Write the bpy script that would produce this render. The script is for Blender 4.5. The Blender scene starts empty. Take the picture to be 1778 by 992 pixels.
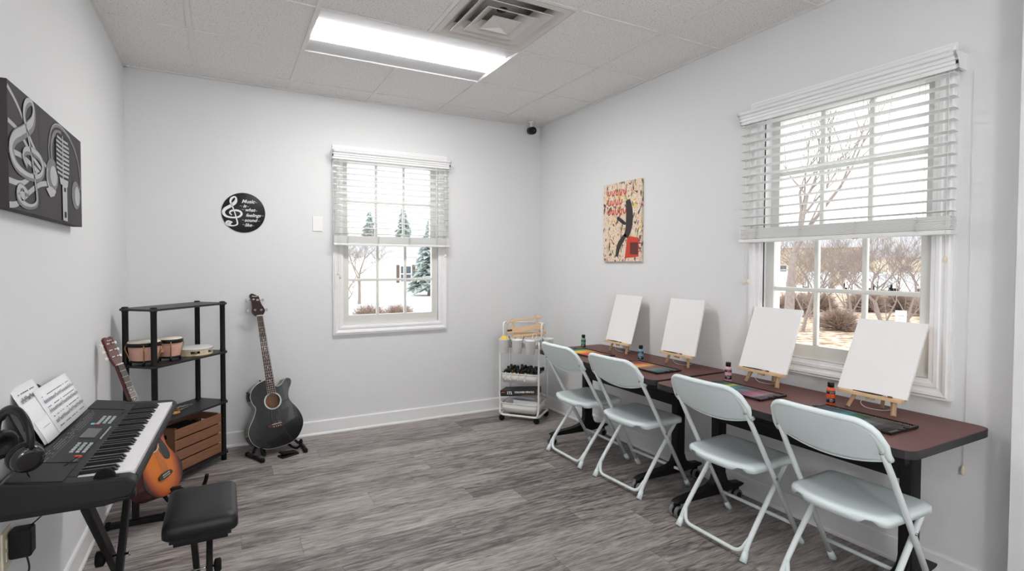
import bpy, math, random
from mathutils import Vector, Matrix, geometry, noise
R = math.radians
rnd = random.Random(7)
scn = bpy.context.scene
COL = scn.collection
W, H, YF = 3.3285, 2.6977, -5.9          # right wall, ceiling, wall behind the camera
TT = 0.715                                # table top height

# ------------------------------------------------------------------ materials
def s2l(c):
    return tuple(((x/12.92) if x <= .04045 else ((x+.055)/1.055)**2.4) for x in c)
def rgb(r, g, b): return s2l((r/255, g/255, b/255))
MATS = {}
def mat(name, col, rough=.5, metal=0., bump=0., bscale=200., vary=.04, vscale=8., emit=None, estr=0., coat=0., spec=.5, stretch=None):
    if name in MATS: return MATS[name]
    m = bpy.data.materials.new(name); m.use_nodes = True
    nt = m.node_tree; b = nt.nodes['Principled BSDF']
    b.inputs['Roughness'].default_value = rough; b.inputs['Metallic'].default_value = metal
    b.inputs['Coat Weight'].default_value = coat; b.inputs['Specular IOR Level'].default_value = spec
    tc = nt.nodes.new('ShaderNodeTexCoord'); mp = nt.nodes.new('ShaderNodeMapping')
    nt.links.new(tc.outputs['Object'], mp.inputs['Vector'])
    if stretch: mp.inputs['Scale'].default_value = stretch
    nz = nt.nodes.new('ShaderNodeTexNoise'); nz.inputs['Scale'].default_value = vscale; nz.inputs['Detail'].default_value = 4
    nt.links.new(mp.outputs[0], nz.inputs['Vector'])
    mx = nt.nodes.new('ShaderNodeMix'); mx.data_type = 'RGBA'
    mx.inputs[6].default_value = (*[max(0, c*(1-vary)) for c in col], 1)
    mx.inputs[7].default_value = (*[min(1, c*(1+vary)) for c in col], 1)
    nt.links.new(nz.outputs['Fac'], mx.inputs[0]); nt.links.new(mx.outputs[2], b.inputs['Base Color'])
    if bump:
        n2 = nt.nodes.new('ShaderNodeTexNoise'); n2.inputs['Scale'].default_value = bscale
        nt.links.new(mp.outputs[0], n2.inputs['Vector'])
        bp = nt.nodes.new('ShaderNodeBump'); bp.inputs['Strength'].default_value = bump; bp.inputs['Distance'].default_value = .002
        nt.links.new(n2.outputs['Fac'], bp.inputs['Height']); nt.links.new(bp.outputs[0], b.inputs['Normal'])
    if emit:
        b.inputs['Emission Color'].default_value = (*emit, 1); b.inputs['Emission Strength'].default_value = estr
    MATS[name] = m; return m

def ramp(nt, stops, interp='LINEAR'):
    r = nt.nodes.new('ShaderNodeValToRGB'); r.color_ramp.interpolation = interp
    e = r.color_ramp.elements
    while len(e) > 1: e.remove(e[-1])
    e[0].position = stops[0][0]; e[0].color = (*stops[0][1], 1)
    for p, c in stops[1:]:
        k = e.new(p); k.color = (*c, 1)
    return r

def floor_mat():
    m = bpy.data.materials.new('grey_vinyl_planks'); m.use_nodes = True; nt = m.node_tree; N = nt.nodes; L = nt.links
    b = N['Principled BSDF']; b.inputs['Roughness'].default_value = .42; b.inputs['Specular IOR Level'].default_value = .45
    tc = N.new('ShaderNodeTexCoord'); sp = N.new('ShaderNodeSeparateXYZ'); L.new(tc.outputs['Object'], sp.inputs[0])
    def M(op, a, bb=None, c=None):
        n = N.new('ShaderNodeMath'); n.operation = op
        for i, v in enumerate((a, bb, c)):
            if v is None: continue
            if isinstance(v, (int, float)): n.inputs[i].default_value = v
            else: L.new(v, n.inputs[i])
        return n.outputs[0]
    row = M('FLOOR', M('DIVIDE', sp.outputs[1], .178))
    wn = N.new('ShaderNodeTexWhiteNoise'); wn.noise_dimensions = '1D'; L.new(row, wn.inputs['W'])
    xs = M('ADD', M('DIVIDE', sp.outputs[0], 1.22), wn.outputs['Value'])
    colm = M('FLOOR', xs)
    cb = N.new('ShaderNodeCombineXYZ'); L.new(row, cb.inputs[0]); L.new(colm, cb.inputs[1])
    w2 = N.new('ShaderNodeTexWhiteNoise'); w2.noise_dimensions = '3D'; L.new(cb.outputs[0], w2.inputs['Vector'])
    # grain coordinates
    cg = N.new('ShaderNodeCombineXYZ')
    L.new(M('MULTIPLY', sp.outputs[0], 1.7), cg.inputs[0]); L.new(M('MULTIPLY', sp.outputs[1], 14.), cg.inputs[1]); L.new(M('MULTIPLY', w2.outputs['Value'], 40.), cg.inputs[2])
    g1 = N.new('ShaderNodeTexNoise'); g1.inputs['Scale'].default_value = 2.2; g1.inputs['Detail'].default_value = 9; g1.inputs['Roughness'].default_value = .68; g1.inputs['Distortion'].default_value = 1.3
    L.new(cg.outputs[0], g1.inputs['Vector'])
    cg2 = N.new('ShaderNodeCombineXYZ')
    L.new(M('MULTIPLY', sp.outputs[0], 7.), cg2.inputs[0]); L.new(M('MULTIPLY', sp.outputs[1], 90.), cg2.inputs[1]); L.new(M('MULTIPLY', w2.outputs['Value'], 40.), cg2.inputs[2])
    g2 = N.new('ShaderNodeTexNoise'); g2.inputs['Scale'].default_value = 2.0; g2.inputs['Detail'].default_value = 5
    L.new(cg2.outputs[0], g2.inputs['Vector'])
    v = M('ADD', M('MULTIPLY', g1.outputs['Fac'], .70), M('MULTIPLY', g2.outputs['Fac'], .30))
    v = M('ADD', v, M('MULTIPLY', M('SUBTRACT', w2.outputs['Value'], .5), .13))
    rp = ramp(nt, [(.30, rgb(66, 60, 59)), (.41, rgb(94, 87, 86)), (.48, rgb(130, 122, 119)), (.56, rgb(156, 148, 145)), (.68, rgb(184, 178, 174))])
    L.new(v, rp.inputs[0])
    # joints
    fy = M('FRACT', M('DIVIDE', sp.outputs[1], .178)); fx = M('FRACT', xs)
    jy = M('LESS_THAN', M('MULTIPLY', M('MINIMUM', fy, M('SUBTRACT', 1., fy)), .178), .0009)
    jx = M('LESS_THAN', M('MULTIPLY', M('MINIMUM', fx, M('SUBTRACT', 1., fx)), 1.22), .0011)
    j = M('MAXIMUM', jy, jx)
    mx = N.new('ShaderNodeMix'); mx.data_type = 'RGBA'; L.new(M('MULTIPLY', j, .55), mx.inputs[0]); L.new(rp.outputs[0], mx.inputs[6]); mx.inputs[7].default_value = (*rgb(50, 44, 43), 1)
    L.new(mx.outputs[2], b.inputs['Base Color'])
    bp = N.new('ShaderNodeBump'); bp.inputs['Strength'].default_value = .15; bp.inputs['Distance'].default_value = .002; L.new(v, bp.inputs['Height']); L.new(bp.outputs[0], b.inputs['Normal'])
    return m

def tile_mat():
    m = bpy.data.materials.new('fissured_ceiling_tile'); m.use_nodes = True; nt = m.node_tree; N = nt.nodes; L = nt.links
    b = N['Principled BSDF']; b.inputs['Roughness'].default_value = .95; b.inputs['Specular IOR Level'].default_value = .1
    tc = N.new('ShaderNodeTexCoord')
    n1 = N.new('ShaderNodeTexNoise'); n1.inputs['Scale'].default_value = 130; n1.inputs['Detail'].default_value = 3; L.new(tc.outputs['Object'], n1.inputs['Vector'])
    r = ramp(nt, [(.30, rgb(170, 168, 166)), (.38, rgb(224, 223, 221)), (.5, rgb(236, 235, 233))]); L.new(n1.outputs['Fac'], r.inputs[0])
    L.new(r.outputs[0], b.inputs['Base Color'])
    bp = N.new('ShaderNodeBump'); bp.inputs['Strength'].default_value = .5; bp.inputs['Distance'].default_value = .002; L.new(n1.outputs['Fac'], bp.inputs['Height']); L.new(bp.outputs[0], b.inputs['Normal'])
    return m

def glass_mat():
    m = bpy.data.materials.new('window_glass'); m.use_nodes = True; nt = m.node_tree; N = nt.nodes; L = nt.links
    N.remove(N['Principled BSDF'])
    t = N.new('ShaderNodeBsdfTransparent'); t.inputs[0].default_value = (.95, .97, .97, 1)
    g = N.new('ShaderNodeBsdfGlossy'); g.inputs['Roughness'].default_value = .02
    f = N.new('ShaderNodeFresnel'); f.inputs['IOR'].default_value = 1.25
    mx = N.new('ShaderNodeMixShader'); L.new(f.outputs[0], mx.inputs[0]); L.new(t.outputs[0], mx.inputs[1]); L.new(g.outputs[0], mx.inputs[2])
    L.new(mx.outputs[0], N['Material Output'].inputs[0])
    return m

def ramp_mat(name, scale, stops, rough=.7, stretch=(1, 1, 1), detail=6, interp='LINEAR', dist=0., tex='noise'):
    m = bpy.data.materials.new(name); m.use_nodes = True; nt = m.node_tree; N = nt.nodes; L = nt.links
    b = N['Principled BSDF']; b.inputs['Roughness'].default_value = rough
    tc = N.new('ShaderNodeTexCoord'); mp = N.new('ShaderNodeMapping'); mp.inputs['Scale'].default_value = stretch
    L.new(tc.outputs['Object'], mp.inputs[0])
    if tex == 'noise':
        n = N.new('ShaderNodeTexNoise'); n.inputs['Detail'].default_value = detail; n.inputs['Distortion'].default_value = dist
    else:
        n = N.new('ShaderNodeTexVoronoi')
    n.inputs['Scale'].default_value = scale; L.new(mp.outputs[0], n.inputs['Vector'])
    r = ramp(nt, stops, interp)
    L.new(n.outputs['Fac'] if tex == 'noise' else n.outputs['Color'], r.inputs[0]); L.new(r.outputs[0], b.inputs['Base Color'])
    MATS[name] = m; return m

m_wall = mat('wall_paint', rgb(228, 229, 230), .85, bump=.12, bscale=420, vary=.01, spec=.2)
m_trim = mat('white_trim_paint', rgb(240, 240, 241), .4, vary=.01)
m_sash = mat('sash_paint', rgb(222, 222, 216), .45, vary=.01)
m_floor = floor_mat(); m_tile = tile_mat(); m_glass = glass_mat()
m_grid = mat('ceiling_grid_white', rgb(228, 226, 223), .5, vary=.01)
m_blind = mat('blind_white', rgb(234, 235, 233), .45, vary=.02)
m_cordw = mat('white_cord', rgb(235, 232, 222), .7)
m_black = mat('satin_black', rgb(17, 16, 17), .42, vary=.1, spec=.35)
m_blackm = mat('black_powdercoat', rgb(16, 15, 16), .5, vary=.1, spec=.3)
m_rubber = mat('black_rubber', rgb(14, 14, 14), .75, spec=.25)
m_lam = mat('mahogany_laminate', rgb(100, 60, 55), .44, spec=.3, vary=.10, vscale=60, bump=.04)
m_edge = mat('charcoal_edge_band', rgb(40, 38, 40), .55)
m_mint = mat('pale_mint_plastic', rgb(228, 240, 241), .42, vary=.015, bump=.03, bscale=600)
m_mintm = mat('white_enamelled_tube', rgb(222, 230, 230), .35, vary=.01)
m_steel = mat('bright_steel', rgb(190, 190, 190), .25, metal=1.)
m_brass = mat('brass', rgb(196, 160, 90), .3, metal=1.)
m_white = mat('white_plastic', rgb(238, 238, 236), .4, vary=.01)
m_cart = mat('white_cart_enamel', rgb(238, 236, 232), .35, vary=.01)
m_pine = mat('pale_pine', rgb(222, 188, 148), .6, vary=.12, vscale=30, stretch=(1, 1, 8))
m_crate = mat('crate_pine', rgb(134, 92, 68), .75, vary=.35, vscale=7, stretch=(1.5, 4, 14))
m_canvas = mat('primed_canvas', rgb(240, 238, 238), .8, vary=.01, bump=.25, bscale=900)
m_canvasw = mat('glossy_board', rgb(232, 230, 230), .22, vary=.01, bump=.15, bscale=18)
m_paper = mat('paper', rgb(240, 241, 244), .8, vary=.01)
m_ink = mat('printed_ink', rgb(70, 70, 74), .8)
m_keyb = mat('keyboard_plastic', rgb(28, 27, 29), .5, spec=.35, bump=.05, bscale=900)
m_keyd = mat('keyboard_dark_plastic', rgb(15, 15, 16), .45, spec=.35)
m_grille = mat('speaker_grille', rgb(34, 34, 36), .6, bump=.8, bscale=1200)
m_wkey = mat('white_key_plastic', rgb(240, 238, 240), .25, vary=.0)
m_bkey = mat('black_key_plastic', rgb(20, 19, 20), .3)
m_lcd = mat('lcd_screen', rgb(70, 72, 74), .15)
m_btn = mat('grey_button', rgb(170, 178, 178), .5)
m_red = mat('red_plastic', rgb(205, 60, 45), .4)
m_cyan = mat('cyan_button', rgb(120, 205, 215), .5)
m_leather = mat('black_leatherette', rgb(24, 24, 25), .42, spec=.35, bump=.25, bscale=500)
m_gblack = mat('gloss_black_lacquer', rgb(22, 21, 22), .16, coat=.5)
m_cream = mat('cream_binding', rgb(225, 220, 205), .5)
m_rose = mat('rosewood', rgb(62, 36, 32), .45, vary=.2, vscale=40)
m_int = mat('guitar_inside_spruce', rgb(196, 140, 104), .7, vary=.15, vscale=40)
m_chrome = mat('chrome', rgb(210, 210, 212), .15, metal=1.)
m_string = mat('steel_strings', rgb(200, 198, 192), .3, metal=.8)
m_redwood = mat('dark_red_mahogany', rgb(92, 30, 24), .3, vary=.2, coat=.3)
m_bongo = mat('bongo_wood', rgb(214, 166, 150), .45, vary=.15, vscale=18, stretch=(8, 8, 1))
m_skin = mat('drum_skin', rgb(236, 228, 212), .6)
m_tamb = mat('tambourine_shell', rgb(226, 205, 170), .5, vary=.08)
m_beige = mat('almond_plastic', rgb(222, 212, 190), .5)
m_tag = mat('orange_label', rgb(200, 95, 60), .6)
m_dark = mat('dark_gap', rgb(60, 52, 46), .9)
m_white_print = mat('white_print', rgb(236, 236, 240), .6)
m_yellow = mat('yellow_plastic', rgb(232, 204, 90), .5)
m_diff = mat('lit_diffuser', rgb(245, 245, 245), .6, emit=(1, .985, .97), estr=17.)
m_diff_fill = mat('fill_diffuser_rear', rgb(245, 245, 245), .6, emit=(1, .985, .985), estr=3.)  # glow of the two fill troffers added behind the camera
m_refl = mat('troffer_reflector_white', rgb(196, 196, 198), .5)

# ------------------------------------------------------------------ mesh builder
class MB:
    def __init__(s): s.v = []; s.f = []; s.mi = []; s.sm = []; s.M = Matrix.Identity(4); s.cur = 0; s.smooth = False
    def at(s, M): s.M = M; return s
    def mt(s, i): s.cur = i; return s
    def add(s, vs, fs, smooth=None):
        b = len(s.v); s.v += [tuple(s.M @ Vector(v)) for v in vs]
        for f in fs: s.f.append(tuple(b+i for i in f)); s.mi.append(s.cur); s.sm.append(s.smooth if smooth is None else smooth)
        return s
    def box(s, x0, x1, y0, y1, z0, z1):
        v = [(x0,y0,z0),(x1,y0,z0),(x1,y1,z0),(x0,y1,z0),(x0,y0,z1),(x1,y0,z1),(x1,y1,z1),(x0,y1,z1)]
        return s.add(v, [(3,2,1,0),(4,5,6,7),(0,1,5,4),(1,2,6,5),(2,3,7,6),(3,0,4,7)], False)
    def tube(s, pts, r, n=10, closed=False, caps=True, flat=1.):
        pts = [Vector(p) for p in pts]; rs = r if isinstance(r, (list, tuple)) else [r]*len(pts)
        k = len(pts); T = []
        for i in range(k):
            a = pts[(i-1) % k] if (closed or i) else pts[0]; b = pts[(i+1) % k] if (closed or i < k-1) else pts[-1]
            T.append((b-a).normalized())
        up = Vector((0, 0, 1)) if abs(T[0].z) < .9 else Vector((1, 0, 0))
        N0 = (up - up.dot(T[0])*T[0]).normalized(); vs = []
        for i in range(k):
            if i: 
                q = T[i-1].rotation_difference(T[i]); N0 = q @ N0; N0 = (N0 - N0.dot(T[i])*T[i]).normalized()
            B = T[i].cross(N0)
            for j in range(n):
                a = 2*math.pi*j/n; vs.append(pts[i] + rs[i]*(math.cos(a)*N0*flat + math.sin(a)*B))
        fs = []
        for i in range(k if closed else k-1):
            i2 = (i+1) % k
            for j in range(n): fs.append((i*n+j, i*n+(j+1) % n, i2*n+(j+1) % n, i2*n+j))
        s.add(vs, fs, True)
        if not closed and caps:
            b = len(s.v)-len(vs)
            s.f.append(tuple(b+j for j in reversed(range(n)))); s.mi.append(s.cur); s.sm.append(False)
            s.f.append(tuple(b+(k-1)*n+j for j in range(n))); s.mi.append(s.cur); s.sm.append(False)
        return s
    def lathe(s, prof, n=24, c=(0, 0), smooth=True):
        vs = []; fs = []
        for r, z in prof:
            for j in range(n):
                a = 2*math.pi*j/n; vs.append((c[0]+r*math.cos(a), c[1]+r*math.sin(a), z))
        for i in range(len(prof)-1):
            for j in range(n): fs.append((i*n+j, i*n+(j+1) % n, (i+1)*n+(j+1) % n, (i+1)*n+j))
        s.add(vs, fs, smooth); b = len(s.v)-len(vs)
        s.f.append(tuple(b+j for j in reversed(range(n)))); s.mi.append(s.cur); s.sm.append(False)
        s.f.append(tuple(b+(len(prof)-1)*n+j for j in range(n))); s.mi.append(s.cur); s.sm.append(False)
        return s
    def prism(s, poly, z0, z1, smooth=False, holes=()):
        """poly in xy extruded along z"""
        loops = [list(poly)]+[list(h) for h in holes]; allp = [p for l in loops for p in l]; n = len(allp)
        if holes or len(poly) > 4:
            tri = geometry.tessellate_polygon([[Vector((p[0], p[1], 0)) for p in l] for l in loops])
        else: tri = [tuple(range(n))]
        def area(t): 
            return sum(allp[t[i]][0]*allp[t[(i+1) % len(t)]][1]-allp[t[(i+1) % len(t)]][0]*allp[t[i]][1] for i in range(len(t)))
        tri = [t if area(t) > 0 else tuple(reversed(t)) for t in tri]
        vs = [(p[0], p[1], z0) for p in allp]+[(p[0], p[1], z1) for p in allp]
        s.add(vs, [tuple(reversed(t)) for t in tri]+[tuple(i+n for i in t) for t in tri], False)
        vs2 = []; fs2 = []; o = 0
        for li, l in enumerate(loops):
            k = len(l); a = sum(l[i][0]*l[(i+1) % k][1]-l[(i+1) % k][0]*l[i][1] for i in range(k))
            ccw = (a > 0) == (li == 0)
            b = len(vs2); vs2 += [(p[0], p[1], z0) for p in l]+[(p[0], p[1], z1) for p in l]
            for i in range(k):
                f = (b+i, b+(i+1) % k, b+k+(i+1) % k, b+k+i); fs2.append(f if ccw else tuple(reversed(f)))
        s.add(vs2, fs2, smooth); return s
    def ribbon(s, pts, ws, z=0., h=.001):
        """flat variable-width stroke in xy with thickness h"""
        k = len(pts); Lp = []; Rp = []
        for i in range(k):
            a = Vector(pts[max(i-1, 0)]); b = Vector(pts[min(i+1, k-1)]); t = (b-a); t = t.normalized() if t.length > 1e-9 else Vector((1, 0))
            nn = Vector((-t.y, t.x)); w = (ws[i] if isinstance(ws, (list, tuple)) else ws)/2; p = Vector(pts[i])
            Lp.append(p+nn*w); Rp.append(p-nn*w)
        vs = [(p.x, p.y, z+h) for p in Lp]+[(p.x, p.y, z+h) for p in Rp]
        s.add(vs, [(k+i, k+i+1, i+1, i) for i in range(k-1)], False); return s
    def disc(s, c, r, z=0., n=24, ry=None):
        vs = [(c[0]+r*math.cos(2*math.pi*i/n), c[1]+(ry or r)*math.sin(2*math.pi*i/n), z) for i in range(n)]
        return s.add(vs, [tuple(range(n))], False)

def obj(name, mb, mats, parent=None, bevel=0., seg=2, subsurf=0, loc=None, kind=None, solid=0.):
    me = bpy.data.meshes.new(name); me.from_pydata(mb.v, [], mb.f)
    if not isinstance(mats, (list, tuple)): mats = [mats]
    for m in mats: me.materials.append(m)
    me.polygons.foreach_set('material_index', mb.mi); me.polygons.foreach_set('use_smooth', mb.sm); me.update()
    o = bpy.data.objects.new(name, me); COL.objects.link(o); o.parent = parent
    if loc: o.location = loc
    if solid:
        m = o.modifiers.new('solid', 'SOLIDIFY'); m.thickness = solid; m.offset = 0
    if bevel:
        m = o.modifiers.new('bevel', 'BEVEL'); m.width = bevel; m.segments = seg; m.limit_method = 'ANGLE'; m.angle_limit = R(40)
        me.polygons.foreach_set('use_smooth', [True]*len(me.polygons))
        w = o.modifiers.new('wn', 'WEIGHTED_NORMAL'); w.keep_sharp = True
    if subsurf:
        m = o.modifiers.new('sub', 'SUBSURF'); m.levels = m.render_levels = subsurf
    if kind: o['kind'] = kind
    return o

def thing(name, label, cat, loc=(0, 0, 0), rz=0., group=None, M=None):
    o = bpy.data.objects.new(name, None); COL.objects.link(o); o.empty_display_size = .05
    if M is not None: o.matrix_world = M
    else: o.location = loc; o.rotation_euler = (0, 0, rz)
    o['label'] = label; o['category'] = cat
    if group: o['group'] = group
    return o
def tag(o, label, cat, group=None, kind=None):
    o['label'] = label; o['category'] = cat
    if group: o['group'] = group
    if kind: o['kind'] = kind
    return o
def struct_root(name):
    o = bpy.data.objects.new(name, None); COL.objects.link(o); o['kind'] = 'structure'; return o
def kids(o): return [c for c in COL.objects if c.parent == o]
def copy_tree(o, label=None, loc=None, rz=None, group=None, M=None):
    def cp(a, par):
        c = a.copy(); COL.objects.link(c); c.parent = par
        for ch in kids(a): cp(ch, c)
        return c
    c = cp(o, None)
    if label: c['label'] = label
    if group: c['group'] = group
    if loc is not None: c.location = loc
    if rz is not None: c.rotation_euler = (0, 0, rz)
    if M is not None: c.matrix_world = M
    return c
def tube(pts, r, n=10, **k): return MB().tube(pts, r, n, **k)
def fillet(pts, rad, n=6, closed=False):
    pts = [Vector(p) for p in pts]; out = []; k = len(pts)
    for i in range(k):
        if not closed and i in (0, k-1): out.append(pts[i]); continue
        a, p, b = pts[i-1], pts[i], pts[(i+1) % k]
        r = min(rad, (a-p).length*.49, (b-p).length*.49)
        A = p+(a-p).normalized()*r; B = p+(b-p).normalized()*r
        for j in range(n+1):
            t = j/n; out.append(A*(1-t)**2+p*2*t*(1-t)+B*t*t)
    return out
def rrect(x0, x1, y0, y1, r, n=5):
    return [(p.x, p.y) for p in fillet([(x0, y0, 0), (x1, y0, 0), (x1, y1, 0), (x0, y1, 0)], r, n, True)]
def catmull(P, n=8, closed=False):
    P = [tuple(p) for p in P]; out = []; k = len(P); d = len(P[0])
    for i in range(k if closed else k-1):
        p0 = P[(i-1) % k] if (closed or i) else P[0]; p1 = P[i]; p2 = P[(i+1) % k]; p3 = P[(i+2) % k] if (closed or i < k-2) else P[-1]
        for j in range(n):
            t = j/n
            out.append(tuple(.5*(2*p1[q]+(p2[q]-p0[q])*t+(2*p0[q]-5*p1[q]+4*p2[q]-p3[q])*t*t+(3*p1[q]-p0[q]-3*p2[q]+p3[q])*t**3) for q in range(d)))
    if not closed: out.append(P[-1])
    return out
def circ(c, r, n=24): return [(c[0]+r*math.cos(2*math.pi*i/n), c[1]+r*math.sin(2*math.pi*i/n)) for i in range(n)]
def text(name, body, size, m, parent, M, shear=0., bold=0., align='CENTER', ext=.0004, sx=1.):
    c = bpy.data.curves.new(name, 'FONT'); c.body = body; c.size = size; c.shear = shear; c.offset = bold; c.align_x = align; c.align_y = 'CENTER'; c.extrude = ext
    c.space_character = sx; c.materials.append(m)
    tmp = bpy.data.objects.new('tmp', c); COL.objects.link(tmp); bpy.context.view_layer.update()
    me = bpy.data.meshes.new_from_object(tmp.evaluated_get(bpy.context.evaluated_depsgraph_get())); bpy.data.objects.remove(tmp)
    if not me.materials: me.materials.append(m)
    o = bpy.data.objects.new(name, me); COL.objects.link(o); o.parent = parent; o.matrix_local = M; return o
def plane_M(origin, xa, ya):
    x = Vector(xa).normalized(); y = Vector(ya).normalized(); z = x.cross(y)
    M = Matrix((x, y, z)).transposed().to_4x4(); M.translation = Vector(origin); return M
XZ = lambda o: plane_M(o, (1, 0, 0), (0, 0, 1))       # faces -y
YZR = lambda o: plane_M(o, (0, -1, 0), (0, 0, 1))     # faces -x (on right wall)
YZL = lambda o: plane_M(o, (0, 1, 0), (0, 0, 1))      # faces +x (on left wall)
NUM = ['first','second','third','fourth','fifth','sixth','seventh','eighth','ninth','tenth','eleventh','twelfth','thirteenth','fourteenth','fifteenth','sixteenth','seventeenth','eighteenth','nineteenth','twentieth']
def ordw(i):
    if i < 20: return NUM[i]
    t = {2: ('twenty', 'thirtieth'), 3: ('thirty', 'fortieth'), 4: ('forty', 'fiftieth')}[(i+1)//10]
    if (i+1) % 10 == 0: return {30: 'thirtieth', 40: 'fortieth'}[i+1]
    return t[0]+'-'+NUM[(i+1) % 10-1]

# ------------------------------------------------------------------ the room
obj('floor', MB().box(-.15, W+.15, YF-.1, .15, -.1, 0), m_floor, kind='structure')
WX = (1.445, 2.27); WZ = (.868, 2.235); WY = (-3.19, -2.385); RZ = (.862, 2.215)
mb = MB()
mb.box(-.15, WX[0], 0, .15, 0, 2.9).box(WX[1], W+.15, 0, .15, 0, 2.9).box(WX[0], WX[1], 0, .15, 0, WZ[0]).box(WX[0], WX[1], 0, .15, WZ[1], 2.9)
obj('wall_back', mb, m_wall, kind='structure')
obj('wall_left', MB().box(-.15, 0, YF-.1, 0, 0, 2.9), m_wall, kind='structure')
mb = MB()
mb.box(W, W+.15, WY[1], 0, 0, 2.9).box(W, W+.15, YF-.1, WY[0], 0, 2.9).box(W, W+.15, WY[0], WY[1], 0, RZ[0]).box(W, W+.15, WY[0], WY[1], RZ[1], 2.9)
obj('wall_right', mb, m_wall, kind='structure')
obj('wall_front', MB().box(-.15, W+.15, YF-.15, YF, 0, 2.9), m_wall, kind='structure')
obj('trim_right_pilaster', MB().box(W-.128, W, YF, -3.5, 0, H), m_wall, kind='structure')
# baseboards with shoe moulding
def base(name, a, b, n):      # run from a to b, n = inward normal
    a = Vector(a); b = Vector(b); n = Vector(n)
    prof = [(0, 0), (.02, 0), (.019, .01), (.014, .017), (.0125, .02), (.0125, .104), (.009, .112), (0, .112)]
    vs = []; k = len(prof)
    for p in (a, b):
        for d, z in prof: vs.append(tuple(p+n*d+Vector((0, 0, z))))
    fs = [(i, (i+1) % k, k+(i+1) % k, k+i) for i in range(k)]+[tuple(reversed(range(k))), tuple(k+i for i in range(k))]
    o = obj(name, MB().add(vs, fs, False), m_trim, kind='structure')
    return o
base('baseboard_back', (0, 0, 0), (W, 0, 0), (0, -1, 0))
base('baseboard_left', (0, YF, 0), (0, 0, 0), (1, 0, 0))
base('baseboard_right', (W, -3.5, 0), (W, 0, 0), (-1, 0, 0))
# ceiling tiles and grid
GX0, GY0, T = .4305, -.231, .6096
xl = [0]+[GX0+T*i for i in range(5)]+[W]
yl = [0]+[GY0-T*i for i in range(10) if GY0-T*i > YF]+[YF]
skip = set()
for i in range(len(xl)-1):
    for j in range(len(yl)-1): pass
LIT = {(2, 2), (3, 2)}                       # troffer cells (col,row)
LIT_FILL = {(2, 6), (3, 6), (2, 8), (3, 8)}  # cells of the added fill troffers, out of view
VENT = {(3, 3)}
mb = MB()
for i in range(len(xl)-1):
    for j in range(len(yl)-1):
        if (i, j) in LIT | LIT_FILL | VENT: continue
        mb.box(xl[i], xl[i+1], yl[j+1], yl[j], H+.003, H+.02)
obj('ceiling', mb, m_tile, kind='structure')
obj('ceiling_slab', MB().box(-.15, W+.15, YF-.1, .15, 2.9, 3.0), m_tile, kind='structure')
mb = MB(); g = .012
for x in xl[1:-1]:
    for a, b in (zip(yl[:-1], yl[1:])):
        if abs(x-(GX0+T*2)) < .01 and any(b-.01 < yc < a+.01 for yc in [GY0-T*1.5, GY0-T*5.5, GY0-T*7.5]): continue
        mb.box(x-g, x+g, b, a, H-.004, H+.006)
for y in yl[1:-1]: mb.box(0, W, y-g*.8, y+g*.8, H-.003, H+.006)
mb.box(0, .02, YF, 0, H-.006, H+.006).box(W-.02, W, YF, 0, H-.006, H+.006).box(0, W, -.02, 0, H-.006, H+.006)
obj('trim_ceiling_grid', mb, m_grid, kind='structure')

def troffer(row, m, label):
    yc = GY0-T*(row-.5); xc = GX0+T*2
    t = thing('ceiling_light', label, 'light', (xc, yc, H))
    # housing pan
    mb = MB(); hx, hy = T-.014, T/2-.014
    for s in (-1, 1):   # sloped side reflectors
        prof = [(s*hy, .002), (s*.132, .014)]
        mb.add([(-hx, prof[0][0], prof[0][1]), (hx, prof[0][0], prof[0][1]), (hx, prof[1][0], prof[1][1]), (-hx, prof[1][0], prof[1][1])], [(0, 1, 2, 3)] if s > 0 else [(3, 2, 1, 0)], False)
    mb.box(-hx, hx, -hy, hy, .07, .09)
    for s in (-1, 1): mb.box(s*hx-.002, s*hx+.002, -hy, hy, .0, .07); mb.box(-hx, hx, s*hy-.002, s*hy+.002, 0, .07)
    obj('reflector_pan', mb, m_refl, t)
    mb = MB(); n = 10; vs = []
    for i in range(n+1):
        a = math.pi*i/n; y = -.132*math.cos(a); z = .014-.020*math.sin(a)
        vs += [(-hx+.004, y, z), (hx-.004, y, z)]
    mb.add(vs, [(2*i, 2*i+2, 2*i+3, 2*i+1) for i in range(n)], True)
    obj('diffuser', mb, m, t)
    return t
troffer(2, m_diff, 'rectangular recessed ceiling light glowing white beside the air vent')
troffer(6, m_diff_fill, 'added fill ceiling light over the middle of the room behind the camera')  # unseen troffer, added to raise the room brightness
troffer(8, m_diff_fill, 'added fill ceiling light close to the wall behind the camera')  # second unseen troffer added as fill

tl_ = thing('added_fill_globe', 'floor lamp with a glowing white globe standing behind the camera', 'lamp', (1.0, -5.45, 0))  # unseen globe light added to brighten chairs and walls from the camera side
obj('base', MB().lathe([(.13, 0), (.13, .02), (.02, .03)], 32), m_black, tl_)
obj('pole', tube([(0, 0, .02), (0, 0, 1.32)], .012, 12), m_black, tl_)
obj('collar', MB().lathe([(.03, 1.30), (.06, 1.33), (.06, 1.345)], 32), m_black, tl_)
obj('globe', MB().lathe([(.17*math.sin(math.pi*i/16)+.0005, 1.50-.17*math.cos(math.pi*i/16)) for i in range(17)], 32), mat('fill_globe_glow', rgb(250, 250, 250), .5, emit=(1, .995, .99), estr=30.), tl_)
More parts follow.
